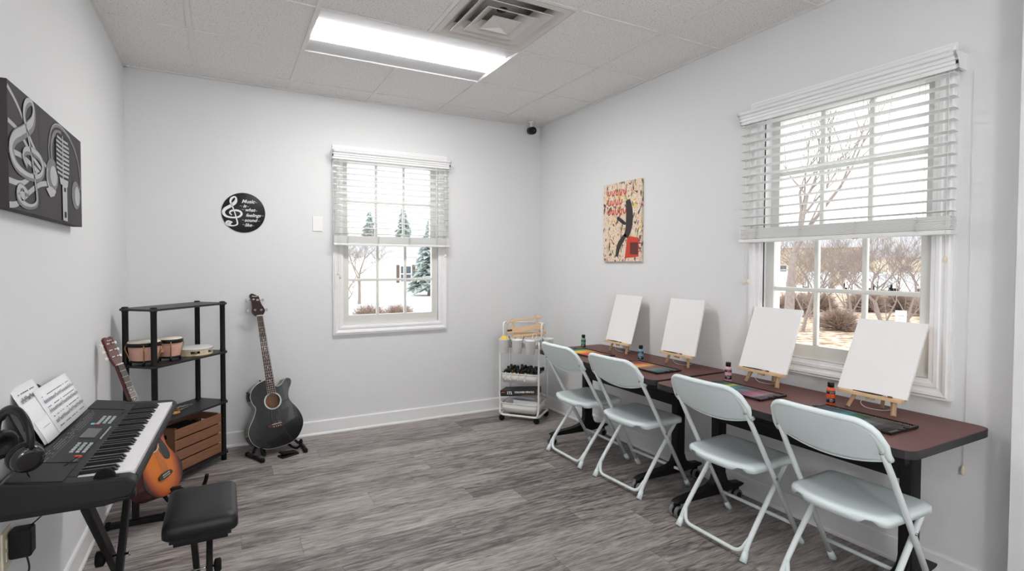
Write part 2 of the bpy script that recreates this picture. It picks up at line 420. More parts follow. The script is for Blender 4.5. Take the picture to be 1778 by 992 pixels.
# square air diffuser
vt = thing('air_vent', 'square white ceiling air vent with nested louvres beside the light', 'vent', (GX0+T*2.5, GY0-T*2.5, H))
def sqcone(a0, z0, a1, z1, th=.003):
    m = MB()
    for q in range(4):
        c, s_ = math.cos(q*math.pi/2), math.sin(q*math.pi/2)
        pts = [(-a0, -a0, z0), (a0, -a0, z0), (a1, -a1, z1), (-a1, -a1, z1)]
        m.add([(c*x-s_*y, s_*x+c*y, z) for x, y, z in pts], [(3, 2, 1, 0)], False)
    return m
m_vent = mat('vent_enamel', rgb(214, 209, 205), .45)
mb = MB().prism([(-.29, -.29), (.29, -.29), (.29, .29), (-.29, .29)], -.004, .0, holes=[[(-.255, -.255), (-.255, .255), (.255, .255), (.255, -.255)]])
obj('frame', mb, m_vent, vt, solid=.0)
for i, (a, b, z0, z1) in enumerate(((.255, .198, -.002, .040), (.212, .140, -.010, .036), (.152, .080, -.015, .030))):
    obj('louvre', sqcone(a, z0, b, z1), m_vent, vt, solid=.004)
mb = sqcone(.085, -.018, .05, .0); mb.prism([(-.085, -.085), (.085, -.085), (.085, .085), (-.085, .085)], -.020, -.017)
mb.add([(-.085, -.085, -.020), (.085, -.085, -.020), (.085, .085, -.020), (-.085, .085, -.020), (0, 0, -.032)], [(1, 0, 4), (2, 1, 4), (3, 2, 4), (0, 3, 4)], False)
obj('centre_cone', mb, m_vent, vt)
obj('duct', MB().box(-.29, .29, -.29, .29, .12, .14).box(-.292, -.288, -.29, .29, 0, .12).box(.288, .292, -.29, .29, 0, .12).box(-.29, .29, -.292, -.288, 0, .12).box(-.29, .29, .288, .292, 0, .12), m_vent, vt)
obj('damper', MB().at(Matrix.Translation((.0, -.02, .055))).lathe([(.001, 0), (.03, .0), (.03, .003), (.001, .003)], 20), m_blackm, vt)

# ------------------------------------------------------------------ windows.  local frame: x along wall, z up, y into the wall (outwards)
def make_window(name, M, w, z0, z1):
    root = struct_root(name); root.matrix_world = M
    hw = w/2; cw = .078
    # casing: stepped moulding, mitred
    def mitre(prof):    # prof: list of (offset outwards from opening, y)
        mb = MB(); k = len(prof); vs = []
        for cx, cz in ((-1, 0), (1, 0), (1, 1), (-1, 1)):
            for d, y in prof:
                vs.append((cx*(hw+d), y, (z1+d) if cz else (z0-d)))
        fs = []
        for c in range(4):
            c2 = (c+1) % 4
            for i in range(k-1): fs.append((c*k+i, c2*k+i, c2*k+i+1, c*k+i+1))
        return mb.add(vs, fs, False)
    obj('casing', mitre([(-.004, 0), (-.004, -.010), (.012, -.013), (.016, -.017), (.030, -.018), (.036, -.014), (.044, -.016), (.052, -.024), (.064, -.027), (.070, -.022), (cw, -.022), (cw, 0)]), m_trim, root)
    obj('jamb', mitre([(-.004, -.010), (-.004, .13)]).box(-hw-.05, hw+.05, .12, .16, z0-.04, z0-.001), m_trim, root)
    zm = 1.548
    gx = hw-.052
    def sash(y, za, zb, nm, bot):
        s = obj(nm, MB().prism([(-hw+.002, za), (hw-.002, za), (hw-.002, zb), (-hw+.002, zb)], 0, .035, holes=[[(-gx, za+bot), (-gx, zb-.045), (gx, zb-.045), (gx, za+bot)]]), m_sash, root)
        s.rotation_euler = (R(90), 0, 0); s.location = (0, y+.035, 0)
        mu = MB(); a, b = za+bot, zb-.045
        for q in (-1, 1): mu.box(q*gx/3-.011, q*gx/3+.011, y+.004, y+.028, a, b)
        mu.box(-gx, gx, y+.003, y+.027, (a+b)/2-.011, (a+b)/2+.011)
        o = obj('muntins', mu, m_sash, s, bevel=.004); o.matrix_parent_inverse = s.matrix_basis.inverted()
        g_ = obj('glass_pane', MB().add([(-gx, y+.016, a), (gx, y+.016, a), (gx, y+.016, b), (-gx, y+.016, b)], [(0, 1, 2, 3)]), m_glass, s); g_.matrix_parent_inverse = s.matrix_basis.inverted()
    sash(.016, z0, zm+.02, 'lower_sash', .075)
    sash(.054, zm-.02, z1, 'upper_sash', .05)
    return root
make_window('window_1', Matrix.Translation(((WX[0]+WX[1])/2, 0, 0)), WX[1]-WX[0], WZ[0], WZ[1])
MR = Matrix.Translation((W, (WY[0]+WY[1])/2, 0)) @ Matrix.Rotation(R(-90), 4, 'Z')
make_window('window_2', MR, WY[1]-WY[0], RZ[0], RZ[1])

def make_blind(label, M, hw, zt, zs0, zs1, tassels, tagx, nsl):
    """hw half width, zt top of cornice, stack from zs0 up to zs1"""
    t = thing('window_blind', label, 'blind', M=M)
    # cornice valance, moulded
    prof = [(0, 0), (-.094, 0), (-.098, -.006), (-.094, -.016), (-.084, -.022), (-.081, -.034), (-.074, -.037), (-.074, -.049), (-.068, -.053), (-.066, -.068), (-.058, -.068), (-.056, -.010), (0, -.010)]
    k = len(prof); vs = [(s*(hw+.012), y, zt+z) for s in (-1, 1) for y, z in prof]
    mb = MB().add(vs, [(i, k+i, k+(i+1) % k, (i+1) % k) for i in range(k)], False)
    for s in (-1, 1):   # end returns
        pr = [(0, 0), (-.094, 0), (-.098, -.006), (-.094, -.016), (-.084, -.022), (-.081, -.034), (-.074, -.037), (-.074, -.049), (-.068, -.053), (-.066, -.068), (0, -.068)]
        m_ = len(pr); vs = [(s*(hw+.012)+e, y, zt+z) for e in (0, -s*.010) for y, z in pr]
        mb.add(vs, [(i, (i+1) % m_, m_+(i+1) % m_, m_+i) for i in range(m_)]+[tuple(range(m_)), tuple(m_+i for i in reversed(range(m_)))], False)
    obj('valance', mb, m_trim, t)
    obj('headrail', MB().box(-hw+.01, hw-.01, -.052, -.024, zt-.055, zt-.015), m_blind, t, bevel=.003)
    z_hi = zt-.082
    mb = MB()
    dz = (z_hi-zs1-.02)/(nsl-1)
    for i in range(nsl):
        z = zs1+.02+dz*i; w_ = .024; 
        vs = []
        for s in (-1, 1):
            for q, yy in enumerate((-w_, 0, w_)):
                vs.append((s*hw, -.052+yy, z+(.0018 if q == 1 else 0)+yy*-.06))
        b = [(x, y, z_-.0025) for x, y, z_ in vs]
        mb.add(vs+b, [(0, 3, 4, 1), (1, 4, 5, 2), (7, 10, 9, 6), (8, 11, 10, 7), (0, 6, 9, 3), (2, 5, 11, 8), (0, 1, 7, 6), (1, 2, 8, 7), (3, 9, 10, 4), (4, 10, 11, 5)], False)
    obj('slats', mb, m_blind, t)
    mb = MB(); n = 13
    for i in range(n):
        z = zs0+.022+(zs1-zs0-.022)*i/n; e = rnd.uniform(-.0015, .0015)
        mb.box(-hw+e, hw+e, -.077+e, -.027+e, z, z+(zs1-zs0-.022)/n-.0011)
    obj('stacked_slats', mb, m_blind, t)
    obj('bottom_rail', MB().box(-hw-.003, hw+.003, -.080, -.024, zs0, zs0+.02), m_blind, t, bevel=.003)
    lad = [-hw*.78, -hw*.28, hw*.26, hw*.76]
    for x in lad:
        mb = MB()
        for y in (-.079, -.025): mb.tube([(x, y, z_hi+.03), (x, y, zs1)], .0008, 4)
        mb.tube([(x+.012, -.052, z_hi+.03), (x+.012, -.052, zs1)], .0008, 4)
        pts = []
        for i in range(26):
            a = i*1.9; pts.append((x+.009*math.sin(a*1.3), -.081-.003*abs(math.cos(a)), zs1-(zs1-zs0-.016)*i/25))
        mb.tube(pts, .0012, 4)
        obj('ladder_cord', mb, m_cordw, t)
    obj('brand_tag', MB().box(tagx-.013, tagx+.013, -.066, -.05, zs0-.0015, zs0+.001), m_tag, t)
    for x, z in tassels:
        c = obj('pull_cord', tube([(x, -.086, zt-.07), (x+.002, -.088, (zt+z)/2), (x, -.086, z+.01)], .0011, 5), m_cordw, t)
        mb = MB().at(Matrix.Translation((x, -.086, z-.012))).lathe([(.002, .024), (.006, .02), (.0085, .008), (.009, 0), (.006, -.004)], 10)
        obj('tassel', mb, m_beige, c)
    return t
make_blind('white wooden window blind half raised over the back wall window', Matrix.Translation((1.8565, 0, 0)), .490, 2.264, 1.512, 1.590, [(-.462, 1.292), (-.445, 1.262), (.452, 1.44)], .05, 13)
make_blind('white wooden blind half raised over the window beside the craft tables', Matrix.Translation((W, -2.781, 0)) @ Matrix.Rotation(R(-90), 4, 'Z'), .498, 2.238, 1.490, 1.570, [(-.455, 1.262), (-.432, 1.270), (.485, 1.388)], .12, 13)
lc = tag(obj('loose_pull_cord', tube([(W-.006, -3.315, 2.16), (W-.005, -3.318, 1.4), (W-.008, -3.315, .52)], .001, 5), m_cordw), 'long white blind pull cord hanging down the window wall below the table', 'cord')
obj('tassel', MB().at(Matrix.Translation((W-.010, -3.315, .50))).lathe([(.002, .026), (.006, .02), (.009, .0), (.008, -.01), (.005, -.014)], 10), m_beige, lc)

# ------------------------------------------------------------------ wall things
sw = thing('switch_plate', 'blank white wall plate between the round music sign and the window', 'switch plate', (1.252, 0, 1.68))
obj('plate', MB().box(-.037, .037, -.006, 0, -.058, .058), m_white, sw, bevel=.002)
mb = MB()
for z in (-.04, .04): mb.at(Matrix.Translation((0, -.006, z)) @ Matrix.Rotation(R(90), 4, 'X')).lathe([(.003, 0), (.003, .001)], 10)
obj('screw', mb, m_white, sw)
nl = tag(obj('wall_hook', MB().at(Matrix.Translation((2.345, 0, .535))).box(-.004, .004, -.008, 0, -.014, .014).box(-.003, .003, -.02, -.006, -.014, -.008), m_trim), 'tiny white hook on the wall below and beside the back window', 'hook')

# treble clef stroke, unit height about 1 : (x, y, width)
CLEF = catmull([(-.02, -.36, .03), (-.10, -.34, .075), (-.13, -.40, .075), (-.08, -.46, .05), (0, -.47, .03), (.065, -.43, .035), (.075, -.36, .04), (.055, -.22, .035), (.02, 0, .03), (-.02, .17, .035), (-.055, .32, .05), (-.03, .44, .06), (.03, .49, .04), (.055, .42, .055), (.03, .30, .09), (-.06, .18, .085), (-.16, .07, .085), (-.19, -.05, .08), (-.14, -.16, .06), (-.02, -.20, .045), (.10, -.17, .05), (.155, -.08, .06), (.13, .01, .055), (.05, .045, .055), (-.04, .02, .05), (-.07, -.05, .04), (-.03, -.12, .03)], 6)
def clef(mb, cx, cy, s, z, sx=1., wf=1.):
    mb.ribbon([(cx+p[0]*s*sx, cy+p[1]*s) for p in CLEF], [max(p[2], .012)*s*wf for p in CLEF], z)
    mb.disc((cx-.085*s*sx, cy-.395*s), .062*s, z+.001, 20, .055*s)

rec = thing('music_sign', 'round black record-shaped sign with white treble clef and script words', 'sign', M=XZ((.726, -.0, 1.742)))
obj('disc', MB().lathe([(.140, 0), (.1475, .001), (.1475, .004), (.146, .005), (.05, .005)], 64), mat('vinyl_black', rgb(22, 21, 22), .42, spec=.35), rec)
mb = MB()
for i in range(14):
    r_ = .142-.0062*i; mb.tube([(r_*math.cos(a*math.pi/24), r_*math.sin(a*math.pi/24), .005) for a in range(48)], .0006, 4, closed=True)
obj('grooves', mb, mat('record_groove', rgb(40, 40, 42), .25), rec)
mb = MB(); clef(mb, -.068, .006, .222, .0056, 1.55, 1.15); obj('treble_clef', mb, m_white_print, rec)
for i, (w_, x, y, s) in enumerate((('Music', .030, .084, .038), ('is', .006, .050, .034), ('what', .042, .022, .034), ('feelings', .064, -.018, .034), ('sound', .046, -.055, .034), ('like', .030, -.091, .034))):
    text('lettering', w_, s, m_white_print, rec, Matrix.Translation((x, y, .0062)), shear=.35, bold=.0006, ext=.0003)
mb = MB()
for x0, y0, L_ in ((.074, .080, .018), (-.026, .050, .018), (.018, .048, .018), (-.012, .024, .018), (.076, .018, .016), (.118, -.018, .018), (-.012, -.054, .016), (.092, -.058, .020), (-.008, -.088, .016), (.056, -.094, .016)):
    mb.ribbon(catmull([(x0, y0-.002), (x0+L_*.35, y0+.003), (x0+L_*.65, y0-.003), (x0+L_, y0+.002)], 4), .0012, .0062, .0003)
obj('flourish', mb, m_white_print, rec)

# black and grey music canvas on the left wall
cv = thing('canvas_picture', 'black and grey canvas print of treble clef, microphone and headphones', 'wall art', M=YZL((.0, -1.90, 1.705)))
CW, CH, CD = .440, .186, .040
obj('canvas', MB().box(-CW, CW, -CH, CH, .004, CD), mat('charcoal_canvas', rgb(54, 50, 52), .7, bump=.2, bscale=700), cv, bevel=.002)
g1 = mat('silver_print_light', rgb(180, 180, 182), .6, vary=.22, vscale=14); g2 = mat('silver_print_mid', rgb(120, 119, 121), .6, vary=.3, vscale=20); g3 = mat('print_black', rgb(24, 22, 23), .7)
z = CD+.0006
mb = MB()
for pts, w_ in (([(-CW, .166), (-.346, .126), (-.20, .03), (-.02, -.02)], .013), ([(-CW, .068), (-.34, .052), (-.22, .0), (-.10, -.035)], .014), ([(-CW, -.018), (-.33, -.016), (-.22, -.03), (-.12, -.05)], .016), ([(-CW, -.105), (-.33, -.10), (-.22, -.06), (-.13, -.045)], .017), ([(-CW, -.176), (-.37, -.165), (-.25, -.115), (-.15, -.08), (-.065, -.065)], .018)):
    mb.ribbon(catmull(pts, 8), w_, z, 0)
obj('staff_lines', mb, g1, cv)
mb = MB(); clef(mb, -.255, .0, .352, z+.001, 2.5, 1.5); obj('treble_clef', mb, g2, cv)
mb = MB(); clef(mb, -.262, .004, .352, z+.0016, 2.5, .85); obj('clef_highlight', mb, g1, cv)
mb = MB()      # headphones
mb.ribbon(catmull([(-.030, .0), (-.045, .07), (.0, .145), (.105, .172), (.25, .155), (.36, .10), (.41, .02), (.405, -.03)], 8), .014, z+.001, 0)
mb.ribbon(catmull([(-.005, .02), (-.012, .08), (.03, .13), (.12, .150)], 8), .022, z+.0008, 0)
mb.disc((-.005, -.025), .075, z+.0012, 28, .058); mb.disc((.335, -.06), .070, z+.0012, 28, .058)
obj('headphone_print', mb, g2, cv)
mb = MB(); mb.disc((.005, -.028), .045, z+.002, 24, .036).disc((.350, -.062), .042, z+.002, 24, .040)
mb.ribbon(catmull([(-.07, -.01), (-.075, -.05), (-.03, -.085), (.03, -.082)], 6), .012, z+.0018, 0); mb.ribbon(catmull([(-.04, .08), (.0, .150), (.10, .177), (.24, .160)], 6), .004, z+.002, 0)
obj('headphone_highlight', mb, g1, cv)
mb = MB(); mb.prism([(x, y) for x, y in rrect(.035, .225, -.02, .145, .05)], z+.0020, z+.0024); obj('microphone_head', mb, g3, cv)
mb = MB()
for i in range(9):
    y = .132-i*.0165; d = .004*(i in (0, 8))
    mb.prism([(.042+d*3, y), (.120, y-.003), (.120, y-.011), (.042+d*3, y-.008)], z+.003, z+.0034); mb.prism([(.134, y-.002), (.218-d*3, y), (.218-d*3, y-.009), (.134, y-.011)], z+.003, z+.0034)
mb.prism([(.122, .143), (.132, .143), (.132, -.02), (.122, -.02)], z+.0034, z+.0036)
mb.prism([(.075, -.020), (.200, -.020), (.190, -.045), (.090, -.045)], z+.003, z+.0036).prism([(.115, -.045), (.180, -.045), (.182, -.180), (.118, -.180)], z+.003, z+.0036)
obj('microphone_grille', mb, g1, cv)
mb = MB(); mb.prism([(.135, -.052), (.162, -.052), (.162, -.068), (.135, -.068)], z+.004, z+.0042).prism([(.135, -.145), (.165, -.145), (.165, -.168), (.135, -.168)], z+.004, z+.0042)
mb.ribbon([(-.150, -CH), (-.150, CH)], .003, z-.0002, 0)
obj('dark_details', mb, g3, cv)
mb = MB(); mb.prism([(-.09, -.085), (-.03, -.070), (.03, -.08), (.01, -.10), (-.04, -.110)], z+.002, z+.0022); obj('small_fitting_print', mb, g1, cv)

# colourful canvas on the right wall (plain abstract artwork)
pa = thing('abstract_picture', 'tall colourful abstract canvas hanging above the craft tables near the corner', 'wall art', M=YZR((W, -1.203, 1.693)))
def splash_mat():
    m = bpy.data.materials.new('paint_splashes'); m.use_nodes = True; nt = m.node_tree; N = nt.nodes; L = nt.links
    b = N['Principled BSDF']; b.inputs['Roughness'].default_value = .6
    tc = N.new('ShaderNodeTexCoord'); mp = N.new('ShaderNodeMapping'); mp.inputs['Scale'].default_value = (1, .45, 1); L.new(tc.outputs['Object'], mp.inputs[0])
    n = N.new('ShaderNodeTexNoise'); n.inputs['Scale'].default_value = 15; n.inputs['Detail'].default_value = 4; n.inputs['Distortion'].default_value = 2.2; L.new(mp.outputs[0], n.inputs['Vector'])
    r = ramp(nt, [(0, rgb(52, 60, 70)), (.33, rgb(84, 128, 130)), (.38, rgb(228, 186, 80)), (.42, rgb(236, 230, 220)), (.455, rgb(206, 92, 70)), (.475, rgb(232, 226, 214)), (.52, rgb(226, 196, 120)), (.545, rgb(224, 218, 208)), (.585, rgb(196, 74, 60)), (.61, rgb(90, 110, 96)), (.65, rgb(60, 50, 52))], 'CONSTANT'); L.new(n.outputs['Fac'], r.inputs[0])
    L.new(r.outputs[0], b.inputs['Base Color']); return m
pw, ph = .2135, .306
obj('canvas', MB().box(-pw, pw, -ph, ph, .0, .022), splash_mat(), pa, bevel=.002)
m_pr = mat('red_brushwork', rgb(205, 62, 44), .6, vary=.1); m_pd = mat('charcoal_brushwork', rgb(52, 44, 46), .6, vary=.2)
mb = MB(); z = .0226
for k in range(3):
    y = .235-.075*k; x = -.16
    for q in range(5-(k == 1)):
        a = x+q*.045; mb.ribbon(catmull([(a, y+.02+rnd.uniform(-.01, .01)), (a+.008, y-.02), (a+.025, y-.022+rnd.uniform(-.005, .01)), (a+.03, y+.015)], 5), .010, z+.0004*k, 0)
obj('red_strokes', mb, m_pr, pa)
mb = MB(); mb.prism([(.07, -.11), (.19, -.13), (.19, -.27), (.04, -.28)], z, z+.0004); obj('red_patch', mb, m_pr, pa)
mb = MB()
for pts, w_ in (([(.07, .16), (.085, .10), (.09, .02), (.08, -.06), (.05, -.12)], .075), ([(-.05, .035), (-.02, .02), (.02, -.005), (.05, -.02)], .030), ([(.05, -.10), (.01, -.14), (-.03, -.19), (-.05, -.265)], .045)):
    q = catmull(pts, 6); mb.ribbon(q, [w_*(.55+.45*math.sin(math.pi*(i+1)/(len(q)+1))) for i in range(len(q))], z+.0006, 0)
obj('dark_brush_marks', mb, m_pd, pa)
mb = MB(); mb.prism([(.10, -.16), (.185, -.165), (.185, -.255), (.10, -.25)], z+.0006, z+.001); obj('brown_patch', mb, mat('brown_brushwork', rgb(96, 44, 34), .6, vary=.4, vscale=60), pa)

# small ceiling camera
cm = thing('security_camera', 'small black camera on a white mount under the ceiling corner', 'camera', (3.155, -.12, H))
obj('mount', MB().lathe([(.034, 0), (.034, -.006), (.012, -.010), (.008, -.03), (.016, -.045), (.020, -.055)], 20), m_white, cm)
mb = MB().at(Matrix.Translation((0, -.008, -.085)) @ Matrix.Rotation(R(100), 4, 'X'))
mb.lathe([(.02, -.045), (.034, -.035), (.036, 0), (.034, .03), (.028, .038), (.010, .039)], 24)
h = obj('camera_head', mb, m_black, cm)
obj('lens', MB().at(Matrix.Translation((0, -.008, -.085)) @ Matrix.Rotation(R(100), 4, 'X')).lathe([(.013, .038), (.011, .042), (.004, .043)], 20), m_gblack, h)

# outlet and adapter
ol = thing('wall_outlet', 'almond wall outlet plate low on the wall behind the keyboard', 'outlet', (0, -2.29, .505))
obj('plate', MB().box(0, .006, -.038, .038, -.060, .060), m_beige, ol, bevel=.002)
mb = MB()
for z in (-.02, .02): mb.box(.005, .008, -.015, .015, z-.014, z+.014)
obj('sockets', mb, m_beige, ol, bevel=.001)
ad = thing('power_adapter', 'black power adapter plugged into the wall outlet under the keyboard', 'adapter', (.008, -2.275, .515))
mb = MB().box(0, .055, -.026, .026, -.045, .040); obj('body', mb, m_black, ad, bevel=.008, seg=3)
obj('cable', tube(catmull([(.03, -.01, .03), (.06, .02, .05), (.075, -.01, .075), (.045, -.06, .11), (.03, -.10, .145), (.06, -.09, .185)], 8), .0022, 6), m_black, ad)
obj('second_cable', tube(catmull([(.04, -.02, -.03), (.05, -.03, -.08), (.03, -.05, -.12), (.06, -.03, -.16), (.05, .02, -.2), (.03, .03, -.30), (.03, .02, -.49)], 8), .0026, 6), m_black, ad)

# ------------------------------------------------------------------ folding tables
m_caster = mat('grey_caster_tread', rgb(118, 118, 120), .6)
def make_table(name, label, yc, ys, xc, half):
    t = thing(name, label, 'table', (xc, yc, 0))
    z = TT
    top = obj('tabletop', MB().prism(rrect(-.305, .305, -half, half, .055, 6), z-.028, z), [m_lam], t)
    band = MB(); P = rrect(-.3065, .3065, -half-.0015, half+.0015, .056, 6); k = len(P)
    band.add([(x, y, z-.030) for x, y in P]+[(x, y, z-.0008) for x, y in P], [(i, (i+1) % k, k+(i+1) % k, k+i) for i in range(k)], False)
    obj('edge_band', band, m_edge, t, solid=.003)
    obj('support_beam', MB().box(.00, .05, ys[0]-.02, ys[1]+.02, z-.155, z-.075), m_blackm, t, bevel=.004)
    obj('modesty_panel', MB().box(.055, .062, ys[0], ys[1], z-.23, z-.05), m_blackm, t)
    for y in ys:
        lg = obj('leg', MB().box(.05, .12, y-.025, y+.025, .11, z-.03).box(-.20, .27, y-.03, y+.03, z-.045, z-.030), m_blackm, t, bevel=.008, seg=3)
        fp = [(-.235, .075), (-.22, .095), (-.05, .112), (.03, .135), (.06, .19), (.115, .19), (.14, .135), (.20, .108), (.265, .10), (.27, .085), (.20, .075), (.08, .07)]
        mb = MB().at(plane_M((0, y, 0), (1, 0, 0), (0, 0, 1))); mb.prism(catmull(fp, 3, True), -.022, .022)
        obj('foot', mb, m_blackm, lg, bevel=.004)
        for cx in (-.225, .245):
            mb = MB().at(Matrix.Translation((cx-.008, y, 0)))
            mb.tube([(0.008, 0, .085), (.008, 0, .055)], .008, 8)
            mb.at(Matrix.Translation((cx-.016, y, .032)) @ Matrix.Rotation(R(90), 4, 'X'))
            mb.mt(0).box(-.012, .026, .02, .044, -.006, .006)
            mb.mt(1)
            for s in (-1, 1): mb.lathe([(.020, s*.018-.008), (.031, s*.018-.007), (.032, s*.018), (.031, s*.018+.007), (.020, s*.018+.008)], 20)
            mb.mt(0)
            for s in (-1, 1): mb.lathe([(.020, s*.018-.0085), (.021, s*.018), (.020, s*.018+.0085)], 16)
            obj('caster', mb, [m_blackm, m_caster], lg)
    return t
make_table('craft_table', 'mahogany topped folding table on casters closest to the room corner', -1.56, (-.42, .50), 3.018, .606)
make_table('craft_table', 'mahogany topped folding table on casters under the window', -2.806, (-.43, .50), 2.988, .606)

# ------------------------------------------------------------------ folding chairs (faces +x)
def make_chair():
    t = thing('folding_chair', 'pale mint folding chair', 'chair')
    # front leg tubes run from the floor up to the backrest
    def ul(z): return .205-.59*z
    def ptube(z): return Vector((ul(z), 0, z))
    for s in (-1, 1):
        y = s*.205; yt = s*.188
        l = obj('leg', tube([(ul(.02), y, .02), (ul(.40), y, .40), (ul(.60), s*.202, .60), (ul(.70), s*.197, .70)], .0115, 12, flat=1.), m_mintm, t)
        obj('foot_cap', MB().tube([(ul(.0)+.0, y, .003), (ul(.025), y, .025), (ul(.045), y, .045)], [.0155, .0145, .0125], 12), m_mint, l)
        obj('hinge_rivet', MB().at(Matrix.Translation((ul(.36), y+s*.012, .36)) @ Matrix.Rotation(R(90), 4, 'X')).lathe([(.006, -.003), (.006, .003), (.002, .004)], 10), m_steel, l)
        # rear legs
        l = obj('leg', tube(catmull([(-.19, s*.190, .02), (-.155, s*.188, .09), (-.01, s*.186, .27), (.125, s*.184, .425)], 5), .0115, 12), m_mintm, t)
        obj('foot_cap', MB().tube([(-.203, s*.191, .003), (-.19, s*.190, .025), (-.18, s*.189, .045)], [.0155, .0145, .0125], 12), m_mint, l)
    obj('rear_brace', tube(fillet([(-.155, -.185, .095), (-.185, -.160, .030), (-.185, .160, .030), (-.155, .185, .095)], .05, 6), .0095, 10), m_mintm, t)
    obj('front_brace', tube([(ul(.11), -.203, .11), (ul(.11)+.004, 0, .108), (ul(.11), .203, .11)], .009, 10), m_mintm, t)
    # top tube hoop hidden in the backrest
    obj('back_hoop', tube(fillet([(ul(.69), -.198, .69), (ul(.775), -.190, .775), (ul(.775), .190, .775), (ul(.69), .198, .69)], .07, 8), .0115, 10), m_mintm, t)
    # seat: curved dished shell with lipped rim
    nx, ny = 20, 18; z0 = .432
    def half(u):   # half width along depth u (0 rear, 1 front)
        return .186+.010*u
    def top(u, v):
        x = -.175+.345*u
        y = half(u)*v
        bow = .030*(1-v*v)*(-1 if u < .001 else 0)
        return x, y
    vs = []; fs = []
    for i in range(nx+1):
        u = i/nx
        for j in range(ny+1):
            v = -1+2*j/ny
            xr = -.178+.045*abs(v)**2.6     # rear edge bows backwards
            xf = .172-.022*abs(v)**4          # front edge
            x = xr+(xf-xr)*u
            y = half(u)*math.copysign(abs(v)**.95, v)
            # round corners
            e = max(0, abs(v)-.86)/.14
            cx = (abs(u-.5)*2); ce = max(0, cx-.88)/.12
            y *= 1-.035*ce*ce
            dish = -.013*(1-v*v)*(1-(2*u-1.0)**2*.8)
            z = z0+dish+.006*(u-.5)
            ed = max(abs(v), abs(2*u-1))
            if ed > .995: z -= .006
            vs.append((x, y, z))
    for i in range(nx):
        for j in range(ny): a = i*(ny+1)+j; fs.append((a, a+ny+1, a+ny+2, a+1))
    n0 = len(vs)
    rim = [i*(ny+1) for i in range(nx+1)]+[nx*(ny+1)+j for j in range(1, ny+1)]+[i*(ny+1)+ny for i in range(nx-1, -1, -1)]+[j for j in range(ny-1, 0, -1)]
    depth = []
    for q in rim:
        x, y, z = vs[q]
        d = .026
        if x < -.10 and .12 < abs(y) < .150: d = .012      # notches for the folding legs
        vs.append((x*1.015, y*1.015, z-.008)); 
    m_ = len(rim)
    for k_, q in enumerate(rim):
        x, y, z = vs[q]; d = .028
        if x < -.10 and .108 < abs(y) < .150: d = .012
        vs.append((x*1.012, y*1.012, z-d))
    for k_ in range(m_):
        a, b = rim[k_], rim[(k_+1) % m_]; c, d = n0+k_, n0+(k_+1) % m_; e, f = n0+m_+k_, n0+m_+(k_+1) % m_
        fs.append((b, a, c, d)); fs.append((d, c, e, f))
    so = obj('seat', MB().add(vs, fs, True), m_mint, t, solid=.005)
    # backrest: bowed shell, flat bottom edge curved, rounded top corners, rim wraps the hoop
    vs = []; fs = []; nu, nv = 28, 10
    for i in range(nu+1):
        u = -1+2*i/nu; y = .212*u
        c = max(0, abs(u)-.62)/.38
        ztop = .802-.085*(1-math.sqrt(max(0, 1-c*c)))
        zbot = .665-.042*(1-u*u)+ .0*c
        for j in range(nv+1):
            v = j/nv; z = zbot+(ztop-zbot)*v
            bow = -.020*(1-u*u)
            x = ul(z)+bow+.012*(1-abs(2*v-1)**3)*(-.4)
            vs.append((x, y, z))
    for i in range(nu):
        for j in range(nv): a = i*(nv+1)+j; fs.append((a, a+nv+1, a+nv+2, a+1))
    bk = obj('backrest', MB().add(vs, fs, True), m_mint, t, solid=.006)
    # rolled rim along top and sides (plastic lip around the tube)
    pts = [vs[i*(nv+1)+nv] for i in range(nu+1)]
    pts = [vs[0]]+[vs[3]]+[vs[6]]+pts+[vs[nu*(nv+1)+6]]+[vs[nu*(nv+1)+3]]+[vs[nu*(nv+1)]]
    rp = [(p[0]+.007, p[1], p[2]) for p in pts]
    obj('rim', tube(rp, .0125, 10), m_mint, bk)
    pts = [vs[i*(nv+1)] for i in range(nu+1)]; obj('lower_lip', tube([(p[0], p[1]*.985, p[2]) for p in pts], .005, 8), m_mint, bk)
    mb = MB()
    for s in (-1, 1): mb.at(Matrix.Translation((ul(.69)-.010, s*.198, .69)) @ Matrix.Rotation(R(-90), 4, 'Y')).lathe([(.005, 0), (.005, .006), (.002, .007)], 10)
    obj('rivets', mb, m_steel, bk)
    return t
ch = make_chair(); ch.location = (2.885, -1.335, 0); ch['group'] = 'folding chairs along the craft tables'
ch['label'] = 'pale mint folding chair beside the white trolley, first from the room corner'
G = ch['group']
copy_tree(ch, 'pale mint folding chair in front of the blue paint bottle', (2.905, -1.855, 0), R(3), G)
copy_tree(ch, 'pale mint folding chair in front of the pink paint bottle', (2.882, -2.575, 0), R(0), G)
copy_tree(ch, 'pale mint folding chair in front of the orange paint bottle, nearest the table end', (2.875, -3.135, 0), R(-1), G)

